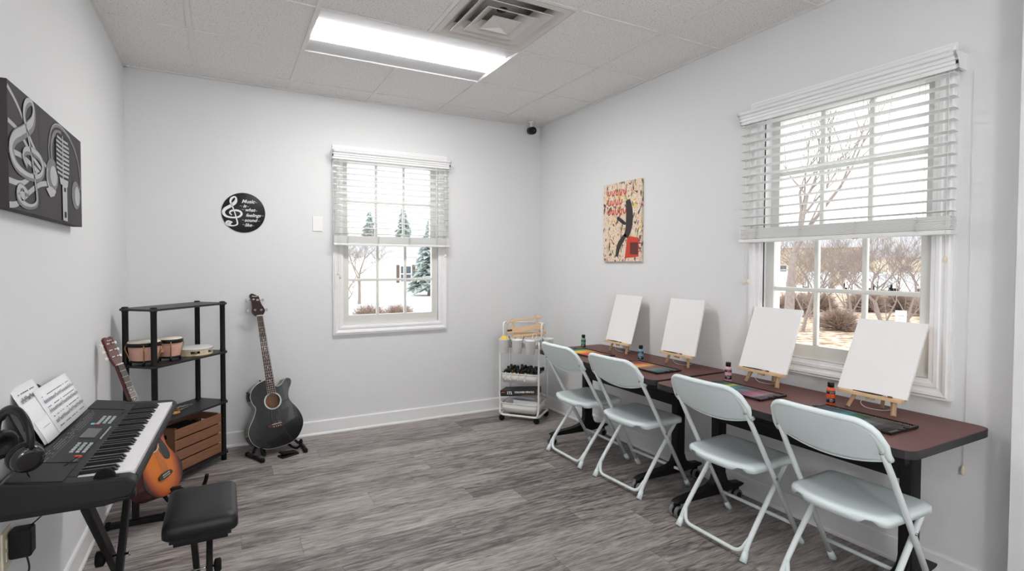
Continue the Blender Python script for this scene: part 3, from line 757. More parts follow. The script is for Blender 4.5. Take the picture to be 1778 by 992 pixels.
# ------------------------------------------------------------------ easels, boards, brushes
def make_easel(tl):
    t = thing('table_easel', '', 'easel')
    # local: facing -x, origin on the table between the front feet; back edge leg behind
    k = .30
    for s in (-1, 1):
        mb = MB(); a = Vector((0, s*.092, 0)); b = Vector((.010+.30*tl, s*.022, .30))
        mb.tube([a, b], .011, 4); obj('leg', mb, m_pine, t)
    obj('leg', tube([(.10+.0*tl, 0, .0), (.018+.26*tl, 0, .26)], .0085, 4), m_pine, t)
    obj('ledge', MB().box(-.020, .016, -.130, .130, .064, .078), m_pine, t, bevel=.001)
    obj('cross_bar', MB().box(.008+.195*tl, .018+.195*tl, -.05, .05, .185, .205), m_pine, t, bevel=.001)
    mb = MB(); mb.tube(catmull([(.02, .02, .062), (.015, .045, .03), (.03, .03, .006), (.05, -.03, .004), (.06, -.07, .02), (.03, -.083, .035)], 8), .0014, 5)
    obj('string', mb, m_cordw, t)
    mb = MB(); mb.box(-.004, .006, -.018, -.004, .050, .066).box(-.004, .006, .004, .018, .052, .066); obj('peg', mb, m_pine, t, bevel=.001)
    return t
E_ = [(3.172, -1.335, .103, m_canvasw, 'first table corner'), (3.172, -1.902, .086, m_canvas, ''), (3.166, -2.500, .134, m_canvas, ''), (3.128, -3.055, .182, m_canvas, '')]
el = ['small pine easel beside the green paint bottle near the corner', 'small pine easel beside the blue paint bottle', 'small pine easel with hanging string beside the pink paint bottle', 'small pine easel beside the orange paint bottle at the table end']
bl = ['blank glossy white canvas board on the easel nearest the room corner', 'blank white canvas on the easel by the blue paint bottle', 'blank white canvas on the easel by the pink bottle, before the window', 'blank white canvas on the easel by the orange bottle at the table end']
br = ['thin dark paintbrush on the ledge of the easel nearest the corner', 'thin dark paintbrush on the easel ledge by the blue bottle', 'thin dark paintbrush on the easel ledge by the pink bottle', 'thin dark paintbrush on the easel ledge by the orange bottle']
brush0 = None
for i, (x, y, dx, cm_, _) in enumerate(E_):
    e = make_easel(dx/.34)
    e.location = (x-.005, y, TT); e['label'] = el[i]; e['group'] = 'table easels'
    # tilt of the front frame follows the board
    tilt = math.atan2(dx, .34)
    Mc = Matrix.Translation((x-.004, y, TT+.079)) @ Matrix.Rotation(tilt, 4, 'Y')
    c = thing('blank_canvas', bl[i], 'canvas', M=Mc, group='blank canvases on the easels')
    obj('canvas_face', MB().box(.0, .006 if i == 0 else .012, -.14, .14, 0, .356), cm_, c, bevel=.0015)
    obj('back_frame', MB().box(.006 if i == 0 else .012, .010 if i == 0 else .016, -.135, -.10, .005, .35).box(.006 if i == 0 else .012, .010 if i == 0 else .016, .10, .135, .005, .35), m_pine, c)
    if brush0 is None:
        b = thing('paintbrush', br[i], 'paintbrush', group='paintbrushes on the easel ledges')
        obj('handle', tube([(0, .075, 0), (0, 0, 0), (0, -.045, 0)], [.0018, .0034, .0026], 8), m_black, b)
        obj('ferrule', tube([(0, -.045, 0), (0, -.065, 0)], [.0028, .0034], 8), m_steel, b)
        obj('bristles', tube([(0, -.065, 0), (0, -.078, 0), (0, -.085, 0)], [.0034, .0040, .001], 8), mat('brown_bristle', rgb(120, 64, 50), .8), b)
        brush0 = b
    else: b = copy_tree(brush0, br[i], group='paintbrushes on the easel ledges')
    b.location = (x-.016, y+(.03 if i != 3 else -.01), TT+.0822)

# ------------------------------------------------------------------ paint bottles
bt = None
for nm, col, y, x in (('green', (98, 158, 136), -1.065, 3.058), ('blue', (110, 160, 190), -1.672, 3.077), ('pink', (214, 160, 176), -2.358, 3.079), ('orange', (222, 84, 46), -2.912, 3.08)):
    t = thing('paint_bottle', {'green': 'small green paint bottle with black cap on the table near the corner', 'blue': 'small light blue paint bottle with black cap', 'pink': 'small pink paint bottle with black cap', 'orange': 'small orange paint bottle with black cap'}[nm], 'paint bottle', (x, y, TT), group='acrylic paint bottles')
    obj('bottle', MB().lathe([(.016, 0), (.0178, .002), (.0178, .070), (.0165, .076), (.011, .080), (.011, .084)], 24), mat('paint_'+nm, rgb(*col), .3, vary=.02), t)
    obj('cap', MB().lathe([(.0125, .082), (.0140, .083), (.0140, .103), (.0128, .105)], 24), m_black, t)
    mb = MB(); mb.lathe([(.0180, .052), (.0182, .052), (.0182, .066), (.0180, .066)], 24).lathe([(.0180, .012), (.0182, .012), (.0182, .034), (.0180, .034)], 24)
    lb = obj('label_band', mb, m_gblack, t)
    mb = MB()
    for z, k_ in ((.060, 5), (.055, 4), (.028, 3), (.022, 4), (.017, 3)):
        for q in range(k_):
            a = R(200+q*14); mb.box(*(sorted((.0184*math.cos(a)-.0006, .0184*math.cos(a)+.0006))), *(sorted((.0184*math.sin(a)-.0012, .0184*math.sin(a)+.0012))), z-.0008, z+.0008)
    obj('fine_print', mb, m_white_print, lb)

# ------------------------------------------------------------------ pencil trays with pencils (local: long axis y, pencils along x)
PAL = [
 [((60, 96, 86), 'dark green'), ((88, 132, 104), 'green'), ((206, 190, 74), 'yellow'), ((222, 190, 70), 'golden yellow'), ((220, 140, 66), 'orange'), ((206, 84, 54), 'red orange'), ((190, 62, 54), 'red'), ((150, 66, 62), 'dark red'), ((110, 70, 70), 'maroon')],
 [((120, 86, 80), 'brown'), ((160, 80, 66), 'rust'), ((204, 82, 62), 'red'), ((222, 150, 84), 'orange'), ((214, 180, 110), 'tan'), ((160, 104, 84), 'cinnamon'), ((138, 94, 88), 'umber'), ((130, 120, 118), 'taupe'), ((72, 118, 120), 'teal'), ((60, 96, 98), 'dark teal')],
 [((52, 84, 78), 'dark green'), ((78, 128, 96), 'green'), ((190, 196, 90), 'lime'), ((74, 140, 142), 'turquoise'), ((70, 104, 116), 'slate blue'), ((100, 106, 114), 'blue grey'), ((120, 92, 110), 'mauve'), ((160, 92, 112), 'rose'), ((150, 120, 134), 'dusty pink'), ((92, 76, 86), 'plum')],
 [((78, 92, 98), 'steel grey'), ((66, 96, 112), 'denim blue'), ((78, 120, 140), 'blue'), ((84, 150, 156), 'turquoise'), ((66, 120, 104), 'sea green'), ((60, 98, 72), 'forest green'), ((104, 110, 110), 'grey'), ((92, 92, 96), 'dark grey'), ((72, 62, 62), 'dark brown'), ((52, 42, 42), 'near-black')]]
TR = [(2.935, -1.275, R(1), 'nearest the corner', 'open black pencil tray of yellow and red pencils near the corner'), (2.95, -1.865, R(0), 'by the blue bottle', 'open black pencil tray of red and brown pencils by the blue bottle'), (2.935, -2.545, R(0), 'by the pink bottle', 'open black pencil tray of green and mauve pencils by the pink bottle'), (2.93, -3.095, R(-1), 'by the orange bottle', 'open black pencil tray of teal and grey pencils by the orange bottle')]
def make_tray():
    t = thing('pencil_tray', '', 'pencil tray', group='black pencil trays')
    mb = MB(); mb.box(-.100, .100, -.185, .185, 0, .003)
    mb.box(-.100, -.096, -.185, .185, 0, .011).box(.096, .100, -.185, .185, 0, .011).box(-.1, .1, -.185, -.172, 0, .010).box(-.1, .1, .172, .185, 0, .010)
    obj('tray', mb, mat('tray_black', rgb(26, 25, 26), .4), t, bevel=.0012)
    for x0, x1, zt in ((.088, .096, .0115), (-.096, -.088, .0085)):
        mb = MB()
        for i in range(44):
            y = -.170+i*.00791; mb.box(x0, x1, y-.0012, y+.0012, .003, zt)
        obj('comb_strip', mb, mat('tray_black', rgb(26, 25, 26), .4), t)
    mb = MB()
    for y in (-.179, .179): mb.box(-.03, -.012, y-.007, y+.007, .0095, .013).box(.012, .03, y-.007, y+.007, .0095, .013)
    obj('clips', mb, m_black, t, bevel=.001)
    return t
m_wood = mat('pencil_cedar', rgb(206, 168, 128), .6)
tray0 = make_tray()
for ti, (x, y, rz, where, lab) in enumerate(TR):
    t = tray0 if ti == 0 else copy_tree(tray0)
    t.location = (x, y, TT); t.rotation_euler = (0, 0, rz); t['label'] = lab; t['group'] = 'black pencil trays'
    cs = PAL[ti]; protos = {}
    MT = Matrix.Translation((x, y, TT)) @ Matrix.Rotation(rz, 4, 'Z')
    for i in range(43):
        col, cn = cs[min(len(cs)-1, int(i/43*len(cs)))]
        l = f'{cn} pencil, {ordw(i)} from the far end of the tray {where}'
        g_ = 'coloured pencils in the tray '+where
        Mp = MT @ Matrix.Translation((0, .166-i*.00791, .0070))
        if cn not in protos:
            p = thing('colored_pencil', l, 'pencil', M=Mp, group=g_)
            mc = mat('pencil_'+cn.replace(' ', '_')+str(ti), rgb(*col), .35, vary=.06, vscale=50)
            obj('barrel', tube([(-.086, 0, 0), (.072, 0, 0)], .0036, 6), mc, p)
            tp = obj('tip', tube([(.072, 0, 0), (.083, 0, 0)], [.0035, .0013], 6), m_wood, p)
            obj('lead', tube([(.083, 0, 0), (.087, 0, 0)], [.0013, .0003], 6), mc, tp)
            protos[cn] = p
        else: copy_tree(protos[cn], l, group=g_, M=Mp)

# ------------------------------------------------------------------ trolley
TRZ = R(-49); TL = (2.945, -.355, 0); MTR = Matrix.Translation(TL) @ Matrix.Rotation(TRZ, 4, 'Z')
tr = thing('utility_trolley', 'white three-tier metal trolley on black wheels in the room corner', 'trolley', TL, TRZ)
for s, nm in ((-1, 1), (1, 1)):
    # each side frame: two posts joined by handle bar over the top; bottom runs
    pts = fillet([(s*.178, -.125, .075), (s*.178, -.125, .60), (s*.178, -.125, .855), (s*.178, .125, .855), (s*.178, .125, .60), (s*.178, .125, .075)], .05, 6)
base_pts = fillet([(-.165, -.155, .058), (.175, -.155, .058), (.185, .15, .062), (-.175, .15, .062)], .045, 6, True)
obj('bottom_frame', tube(base_pts, .0095, 10, closed=True), m_cart, tr)
for s in (-1, 1):
    obj('post', tube(fillet([(s*.168, -.150, .060), (s*.176, -.130, .11), (s*.176, -.130, .60), (s*.176, -.128, .70)], .04, 5), .009, 10), m_cart, tr)
    obj('post', tube([(s*.176, .130, .06), (s*.176, .130, .70)], .009, 10), m_cart, tr)
    obj('side_loop', tube(fillet([(s*.176, -.05, .60), (s*.176, -.05, .848), (s*.176, .05, .848), (s*.176, .05, .60)], .035, 6), .0085, 10), m_cart, tr)
obj('handle', tube(fillet([(-.176, .035, .70), (-.176, .035, .850), (.176, .035, .850), (.176, .035, .70)], .05, 8), .0095, 10), m_cart, tr)
def tray(zr, h, nm):
    mb = MB(); n = 8
    P0 = rrect(-.168, .168, -.136, .136, .035, 5); P1 = rrect(-.156, .156, -.124, .124, .035, 5); k = len(P0)
    vs = [(x, y, zr) for x, y in P0]+[(x, y, zr-h) for x, y in P1]
    mb.add(vs, [(i, (i+1) % k, k+(i+1) % k, k+i) for i in range(k)], True); mb.add([(x, y, zr-h) for x, y in P1], [tuple(range(k))], False)
    o = obj(nm, mb, m_cart, tr, solid=.002)
    obj('rim', tube([(x, y, zr) for x, y in rrect(-.170, .170, -.138, .138, .036, 5)], .0045, 8, closed=True), m_cart, o)
    return o
tray(.718, .075, 'top_tray'); tray(.415, .078, 'middle_tray'); tray(.155, .078, 'bottom_tray')
for x, y in ((-.158, -.135), (.158, -.135), (.165, .135), (-.165, .135)):
    mb = MB().at(Matrix.Translation((x, y, 0))); mb.tube([(0, 0, .058), (0, 0, .03)], .006, 8)
    mb.at(Matrix.Translation((x, y, .0245)) @ Matrix.Rotation(R(90), 4, 'X') @ Matrix.Rotation(R(30), 4, 'Y')).lathe([(.012, -.016), (.022, -.015), (.0245, -.006), (.0245, .006), (.022, .015), (.012, .016)], 18)
    obj('caster', mb, m_rubber, tr)
# hooks on the middle tray
hk0 = None
for i, x in enumerate((-.118, -.072, -.004, .058)):
    M_ = MTR @ Matrix.Translation((x, -.146, .418))
    if hk0 is None:
        mb = MB(); mb.tube(catmull([(0, .009, -.008), (0, .006, .007), (0, -.003, .006), (0, -.005, -.02), (0, -.005, -.05), (0, -.014, -.056), (0, -.020, -.046)], 5), .0036, 8)
        mb.at(Matrix.Translation((0, -.008, -.022)) @ Matrix.Rotation(R(90), 4, 'X')).lathe([(.006, 0), (.006, .003), (.003, .004)], 10)
        hk0 = tag(obj('hanging_hook', mb, m_white), '', 'hook', 'white hooks on the trolley'); hk0.matrix_world = M_; hk = hk0
    else: hk = copy_tree(hk0, M=M_)
    hk['label'] = f'small white hook on the trolley middle tray rim, {NUM[i]} from the back wall side'
# buckets
bk0 = None
for i, (x, y, lab) in enumerate(((-.118, -.187, 'white hanging bucket with yellow top on the trolley front, nearest the back wall'), (.0, -.187, 'white hanging bucket with brushes, middle of three on trolley front'), (.118, -.187, 'white hanging bucket on the trolley front, nearest the tables'), (.222, -.01, 'white hanging bucket on the short side of the trolley facing the tables'))):
    M_ = MTR @ Matrix.Translation((x, y, .605)) @ Matrix.Rotation(R(90) if i == 3 else 0, 4, 'Z')
    if bk0 is None:
        bk0 = thing('hanging_bucket', lab, 'bucket', M=M_, group='white buckets hanging on the trolley')
        obj('bucket', MB().lathe([(.036, 0), (.039, .003), (.047, .112), (.050, .116), (.048, .119), (.045, .117), (.037, .006), (.0, .005)], 28), m_white, bk0)
        obj('hook', tube(catmull([(0, .046, .10), (0, .052, .118), (0, .048, .13), (0, .040, .124)], 4), .004, 6, flat=1.), m_white, bk0)
    else: copy_tree(bk0, lab, M=M_, group='white buckets hanging on the trolley')
def on_tr(x, y, z, rz=0.): return MTR @ Matrix.Translation((x, y, z)) @ Matrix.Rotation(rz, 4, 'Z')
yb = thing('yellow_sponge_ball', 'yellow rounded item poking out of a trolley bucket', 'sponge', M=on_tr(-.118, -.187, .70))
obj('ball', MB().lathe([(.008, -.01), (.030, .0), (.038, .014), (.036, .028), (.026, .042), (.010, .052), (.004, .054)], 20), m_yellow, yb)
obj('spout', MB().lathe([(.008, .05), (.004, .064), (.002, .066)], 10), m_pine, yb)
pb = None
for i, (x, y, dx, dy, dark, lab) in enumerate(((-.03, -.185, -.045, -.01, 1, 'dark wide paintbrush leaning left out of the middle trolley bucket'), (.015, -.19, .045, .02, 1, 'dark paintbrush leaning right out of the middle trolley bucket'), (.11, -.18, .035, .01, 0, 'clear plastic-handled brush standing in the trolley bucket nearest the tables'), (.13, -.18, .05, .02, 0, 'second clear brush leaning toward the tables in the trolley bucket'))):
    p = thing('paintbrush', lab, 'paintbrush', M=on_tr(x, y, .64), group='brushes in the trolley buckets')
    mc = m_rose if dark else mat('clear_acrylic_look', rgb(214, 212, 206), .15)
    a = Vector((0, 0, 0)); L_ = .115 if dark else .17; d = Vector((dx, dy, L_))
    obj('handle', tube([a, a+d*.8], .003, 8), mc, p); obj('head', tube([a+d*.75, a+d*.85, a+d], [.004, .008 if dark else .003, .005 if dark else .002], 8, flat=.4), mc, p)
# folded wooden easels lying over the trolley top
def frame_easel(lab, M):
    e = thing('folded_easel', lab, 'easel', M=M, group='folded wooden easels on the trolley')
    return e
fe = frame_easel('folded pale wooden easel lying tilted across the top of the trolley', on_tr(.02, .0, .735, R(6)) @ Matrix.Rotation(R(-9), 4, 'Y'))
obj('upper_rail', MB().box(-.145, .165, -.012, .006, .135, .152), m_pine, fe, bevel=.002)
obj('wide_rail', MB().box(-.165, .165, -.016, .004, .040, .082), m_pine, fe, bevel=.002)
obj('wide_rail_slot', MB().box(-.160, -.115, -.0175, -.015, .058, .072), m_rose, fe)
obj('lower_rail', MB().box(-.125, .18, -.012, .010, -.005, .015), m_pine, fe, bevel=.002)
for x in (-.105, .115): obj('upright', MB().box(x-.006, x+.006, -.004, .010, -.02, .165), m_pine, fe, bevel=.001)
obj('wire', tube([(.108, -.006, .14), (.104, -.008, .185)], .0012, 5), m_steel, fe)
fe2 = frame_easel('second folded pale wooden easel lying behind the tilted one on the trolley', on_tr(.02, .045, .722, R(-2)) @ Matrix.Rotation(R(-4), 4, 'Y'))
obj('rail', MB().box(-.13, .155, -.010, .010, .020, .036), m_pine, fe2, bevel=.002)
obj('rail', MB().box(-.15, .15, -.010, .010, -.0, .012), m_pine, fe2, bevel=.002)
for x in (-.08, .12): obj('knob', MB().at(Matrix.Translation((x, -.012, .055))).lathe([(.003, -.015), (.009, -.008), (.012, 0), (.009, .008), (.003, .011)], 14), m_white, fe2)
# markers: upright, caps up
MC = [((196, 70, 70), 'red'), ((96, 150, 190), 'blue'), ((90, 70, 60), 'brown'), ((222, 180, 90), 'yellow'), ((176, 180, 178), 'pale grey'), ((110, 130, 130), 'teal grey'), ((130, 70, 74), 'maroon'), ((214, 190, 120), 'tan'), ((70, 140, 190), 'bright blue')]
mk = {}
for r_ in range(5):
    for c in range(11):
        col, cn = MC[(c*2+r_*5) % 9 if r_ else [0, 1, 2, 3, 4, 5, 6, 4, 7, 8, 1][c]]
        x = -.140+c*.028+rnd.uniform(-.004, .004)+(.010 if r_ % 2 else 0); y = -.104+r_*.050+rnd.uniform(-.006, .006); z = .338+rnd.uniform(-.006, .006)+.002*r_
        M_ = on_tr(x, y, z, rnd.uniform(0, 3)) @ Matrix.Rotation(R(rnd.uniform(-7, 7)), 4, 'X') @ Matrix.Rotation(R(rnd.uniform(-7, 7)), 4, 'Y')
        lab = f'{cn} banded black-capped marker, {NUM[c]} along the {["front", "second", "third", "fourth", "rear"][r_]} row in the trolley'
        if cn not in mk:
            p = thing('marker', lab, 'marker', M=M_, group='black capped markers in the trolley'); mk[cn] = p
            obj('barrel', MB().lathe([(.0098, 0), (.0104, .003), (.0104, .080)], 10), mat('marker_'+cn.replace(' ', '_'), rgb(*col), .4), p)
            obj('cap', MB().lathe([(.0118, .080), (.0124, .082), (.0124, .104), (.011, .107)], 8), m_black, p)
        else: copy_tree(mk[cn], lab, M=M_, group='black capped markers in the trolley')
# pencil box: long, tilted, resting across the side frames
bx = thing('pencil_box', 'long black box of coloured pencils with white lettering lying tilted in the trolley', 'box', M=on_tr(.0, -.088, .182) @ Matrix.Rotation(R(-6), 4, 'Y') @ Matrix.Translation((0, 0, .045)))
obj('box', MB().box(-.164, .164, -.05, .10, .0, .052), mat('box_black', rgb(42, 40, 42), .45), bx, bevel=.001)
obj('lower_stripe', MB().box(.03, .164, -.0506, -.0500, .0, .010), mat('box_brown', rgb(110, 76, 62), .5), bx)
text('lettering', '172', .034, m_white_print, bx, XZ((-.080, -.0508, .027)), bold=.0012)
text('lettering', 'COLORED PENCILS', .0205, m_white_print, bx, XZ((.058, -.0508, .032)), bold=.0009)
obj('orange_mark', MB().box(-.152, -.122, -.0508, -.0500, .030, .037), m_tag, bx)
# white boxes in the bottom tray
for i, (x, y, z, rz, w_, d_, h_, ry, lab) in enumerate(((.045, -.055, .146, R(-2), .225, .07, .032, 0, 'long white paper box lying on top at the front of the trolley bottom tray'), (.045, .01, .160, R(1), .20, .06, .034, 0, 'second long white paper box lying behind the front one in the trolley'), (-.10, .02, .146, R(35), .18, .035, .022, -14, 'white box tilted up against the trolley post in the bottom tray'), (.0, -.02, .086, 0, .28, .2, .058, 0, 'flat white carton filling the bottom of the lowest trolley tray'))):
    b_ = thing('white_box', lab, 'box', M=on_tr(x, y, z, rz) @ Matrix.Rotation(R(ry), 4, 'Y'), group='white boxes in the bottom tray')
    obj('carton', MB().box(-w_/2, w_/2, -d_/2, d_/2, 0, h_), m_paper, b_, bevel=.001)
    obj('lid_seam', MB().box(-w_/2-.0004, w_/2+.0004, -d_/2-.0004, d_/2+.0004, h_*.68, h_*.70), m_btn, b_)

# ------------------------------------------------------------------ shelf unit in the corner
SZ = R(50); SM = Matrix.Translation((.322, -.41, 0)) @ Matrix.Rotation(SZ, 4, 'Z')
sh = thing('shelf_unit', 'black four-tier shelf unit with round posts in the corner', 'shelf', (.322, -.41, 0), SZ)
m_shelf = mat('black_laminate', rgb(30, 28, 29), .42, vary=.08, bump=.05)
LV = (.062, .412, .758, 1.094)
for z in LV:
    obj('shelf', MB().prism([(-.312, -.105), (-.285, -.132), (.285, -.132), (.312, -.105), (.312, .105), (.285, .132), (-.285, .132), (-.312, .105)], z-.012, z), m_shelf, sh, bevel=.002)
for x in (-.278, .278):
    for y in (-.102, .102):
        mb = MB().at(Matrix.Translation((x, y, 0)))
        prof = [(.017, 0), (.0175, .003)]
        for z in LV: prof += [(.0175, z-.016), (.0195, z-.014), (.0195, z+.004), (.0165, z+.006)]
        prof = [(.018, 0), (.018, .04), (.0165, .046), (.0165, .39), (.018, .396), (.018, .424), (.0165, .43), (.0165, .736), (.018, .742), (.018, .772), (.0165, .778), (.0165, 1.07), (.019, 1.078), (.019, 1.098), (.014, 1.103)]
        obj('post', mb.lathe(prof, 18), m_blackm, sh)
def on_sh(x, y, z, rz=0.): return SM @ Matrix.Translation((x, y, z)) @ Matrix.Rotation(rz, 4, 'Z')
# bongos
bo = thing('bongo_drums', 'pair of pinkish wooden bongo drums with black rims on the shelf', 'bongos', M=on_sh(-.175, .0, LV[2]))
def bongo(cx, cy, r, h):
    o = obj('drum_shell', MB().at(Matrix.Translation((cx, cy, 0))).lathe([(r*.76, .022), (r*.78, .03), (r*.90, h*.6), (r*.95, h-.02)], 32), m_bongo, bo)
    obj('rim', MB().at(Matrix.Translation((cx, cy, 0))).lathe([(r*.96, h-.026), (r*1.05, h-.024), (r*1.05, h-.008), (r*1.0, h-.003), (r*.97, h-.006)], 32), m_black, o)
    obj('drum_head', MB().at(Matrix.Translation((cx, cy, 0))).lathe([(r*.99, h-.012), (r*.97, h), (r*.93, h+.004), (r*.0+.001, h+.005)], 32), m_skin, o)
    obj('bottom_ring', MB().at(Matrix.Translation((cx, cy, 0))).lathe([(r*.74, .016), (r*.82, .018), (r*.82, .028), (r*.76, .030)], 32), m_black, o)
    for k in range(4):
        a = R(45+90*k+rnd.uniform(-8, 8)); c, s_ = math.cos(a), math.sin(a)
        obj('tuning_lug', tube(catmull([(cx+c*r*1.02, cy+s_*r*1.02, h-.016), (cx+c*r*1.08, cy+s_*r*1.08, h*.72), (cx+c*r*.94, cy+s_*r*.94, h*.45), (cx+c*r*.80, cy+s_*r*.80, .024), (cx+c*r*.80, cy+s_*r*.80, .002)], 4), .0032, 6), m_brass, o)
        obj('foot', MB().at(Matrix.Translation((cx+c*r*.78, cy+s_*r*.78, 0))).lathe([(.006, 0), (.007, .018), (.004, .022)], 8), m_rubber, o)
bongo(-.068, .005, .087, .137); bongo(.085, -.03, .068, .137)
obj('centre_block', MB().box(.005, .030, -.040, .010, .06, .10), m_bongo, bo, bevel=.002)
# tambourine
tm = thing('tambourine', 'pale wooden tambourine with white head lying beside the bongos', 'tambourine', M=on_sh(.138, .0, LV[2]))
n = 48; mb = MB(); r_ = .108
slots = 6
for i in range(n):
    a0, a1 = 2*math.pi*i/n, 2*math.pi*(i+1)/n
    c0, s0, c1, s1 = math.cos(a0), math.sin(a0), math.cos(a1), math.sin(a1)
    zs = [(.0, .044)] if (i % 8) < 4 else [(.0, .013), (.029, .044)]
    for za, zb in zs:
        ro, ri = r_, r_-.006
        mb.add([(ro*c0, ro*s0, za), (ro*c1, ro*s1, za), (ri*c1, ri*s1, za), (ri*c0, ri*s0, za), (ro*c0, ro*s0, zb), (ro*c1, ro*s1, zb), (ri*c1, ri*s1, zb), (ri*c0, ri*s0, zb)], [(3,2,1,0),(4,5,6,7),(0,1,5,4),(1,2,6,5),(2,3,7,6),(3,0,4,7)], False)
obj('shell', mb, m_tamb, tm)
obj('drum_head', MB().lathe([(r_+.0005, .034), (r_+.001, .044), (r_-.004, .047), (.001, .047)], 48), mat('tambourine_skin', rgb(226, 226, 224), .5), tm)
mb = MB()
for i in range(60):
    a = 2*math.pi*i/60; mb.at(Matrix.Rotation(a, 4, 'Z') @ Matrix.Translation((r_+.001, 0, .0385))); mb.box(-.001, .001, -.0015, .0015, -.002, .002)
obj('tack_band', mb, mat('brown_tacks', rgb(90, 76, 70), .5), tm)
for k in range(6):
    a = 2*math.pi*(8*k+6)/n; mb = MB()
    for dz in (.017, .022): mb.at(Matrix.Translation((math.cos(a)*(r_-.004), math.sin(a)*(r_-.004), dz))).lathe([(.004, 0), (.014, .0015), (.015, .002), (.004, .003)], 16)
    obj('jingles', mb, m_steel, tm)
# small things on the second shelf
sc = thing('scissors', 'scissors with amber handles and silver blades on the shelf above the crate', 'scissors', M=on_sh(-.02, -.02, LV[1], R(8)))
mb = MB()
for s in (-1, 1): mb.add([(.0, s*.004, .006), (.16, s*.001+.010*(s < 0), .006), (.0, s*.012, .006), (.0, s*.004, .009), (.16, s*.001+.010*(s < 0), .008), (.0, s*.012, .009)], [(0, 1, 2), (3, 5, 4), (0, 3, 4, 1), (1, 4, 5, 2), (2, 5, 3, 0)], False)
obj('blades', mb, m_steel, sc)
for s in (-1, 1): obj('handle', tube([(-.05+.026*math.cos(a*math.pi/8), s*.019+.014*math.sin(a*math.pi/8), .007) for a in range(16)], .005, 8, closed=True), mat('amber_plastic', rgb(206, 150, 90), .35), sc)
obj('pivot', MB().lathe([(.004, .004), (.004, .011), (.002, .012)], 10), m_brass, sc)
tn = thing('clip_tuner', 'small black box lying at the shelf end above the crate', 'tuner', M=on_sh(-.155, -.03, LV[1], R(-8)))
obj('case', MB().box(-.03, .03, -.02, .02, 0, .028), m_black, tn, bevel=.003)
obj('screen', MB().box(-.02, .02, -.0205, -.0195, .008, .022), m_lcd, tn)
hp = thing('tuning_fork', 'silver two-pronged rod lying near the back of the shelf above the crate', 'tuning fork', M=on_sh(.04, .045, LV[1], R(-12)))
obj('prongs', tube(fillet([(.10, -.007, .005), (.0, -.007, .005), (.0, .007, .005), (.10, .007, .005)], .006, 5), .0035, 8), m_steel, hp)
obj('stem', tube([(.0, 0, .005), (-.05, 0, .005)], .003, 8), m_steel, hp)
ps = thing('plastic_capo', 'small clear and gold capo lying on the shelf behind the scissors', 'capo', M=on_sh(.01, .01, LV[1], R(20)))
obj('bar', MB().box(-.03, .03, -.005, .005, .0, .014), m_brass, ps, bevel=.002); obj('screw', MB().at(Matrix.Translation((.02, 0, .014))).lathe([(.004, 0), (.006, .006), (.003, .008)], 10), m_steel, ps)
# wooden crate
cr = thing('wooden_crate', 'slatted pine crate on the lowest tier of the black shelf', 'crate', M=on_sh(.050, .005, LV[0]))
cx, cy, chh = .196, .112, .278
for s in (-1, 1):
    for k in range(4):
        z0 = .006+k*.0685; obj('slat_board', MB().box(-cx, cx, s*cy-.005, s*cy+.005, z0, z0+.060), m_crate, cr, bevel=.002)
    obj('end_panel', MB().at(plane_M((s*(cx-.018)-.006, 0, 0), (0, 1, 0), (0, 0, 1))).prism(rrect(-cy+.006, cy-.006, .0, chh, .002, 1), 0, .012, holes=[list(reversed(rrect(-.045, .045, chh-.075, chh-.045, .014, 4)))]), m_crate, cr)
obj('bottom', MB().box(-cx, cx, -cy+.005, cy-.005, .0, .008), m_crate, cr)
bkk = thing('black_pouch', 'black case lying inside the open pine crate', 'case', M=on_sh(.04, .02, LV[0]+.008))
obj('case', MB().box(-.15, .12, -.07, .08, 0, .235), m_rubber, bkk, bevel=.02, seg=4); obj('zip', tube([(-.152, -.0, .237), (.122, .0, .237)], .0025, 6), m_keyb, bkk)

# ------------------------------------------------------------------ guitars  (local: x right, y back, z along the neck, front faces -y)
def gframe(bottom, a, n0):
    a = Vector(a).normalized(); n = Vector(n0); n = (n-n.dot(a)*a).normalized()   # front normal
    y = -n; x = y.cross(a)
    M = Matrix((x, y, a)).transposed().to_4x4(); M.translation = Vector(bottom); return M
def body(t, out, depth, hole, m_top, m_side, m_bind):
    PM = plane_M((0, 0, 0), (1, 0, 0), (0, 0, 1))    # local z of builder = -y (front)
    top = obj('soundboard', MB().at(PM).prism(out, 0, .003, holes=[list(reversed(circ(hole[:2], hole[2], 32)))]), m_top, t)
    k = len(out); mb = MB().at(PM)
    mb.add([(x, y, .0) for x, y in out]+[(x*1.0, y, -depth) for x, y in out], [((i+1) % k, i, k+i, k+(i+1) % k) for i in range(k)], True)
    mb.prism([(x, y) for x, y in out], -depth-.003, -depth)
    sd = obj('body', mb, m_side, t)
    obj('binding', tube([PM @ Vector((x, y, .001)) for x, y in out], .0022, 6, closed=True), m_bind, t)
    obj('back_inside', MB().at(PM).add([(hole[0]+.09*math.cos(q*math.pi/12), hole[1]+.09*math.sin(q*math.pi/12), -depth+.004) for q in range(24)], [tuple(range(24))]), m_int, sd)
    return top, sd
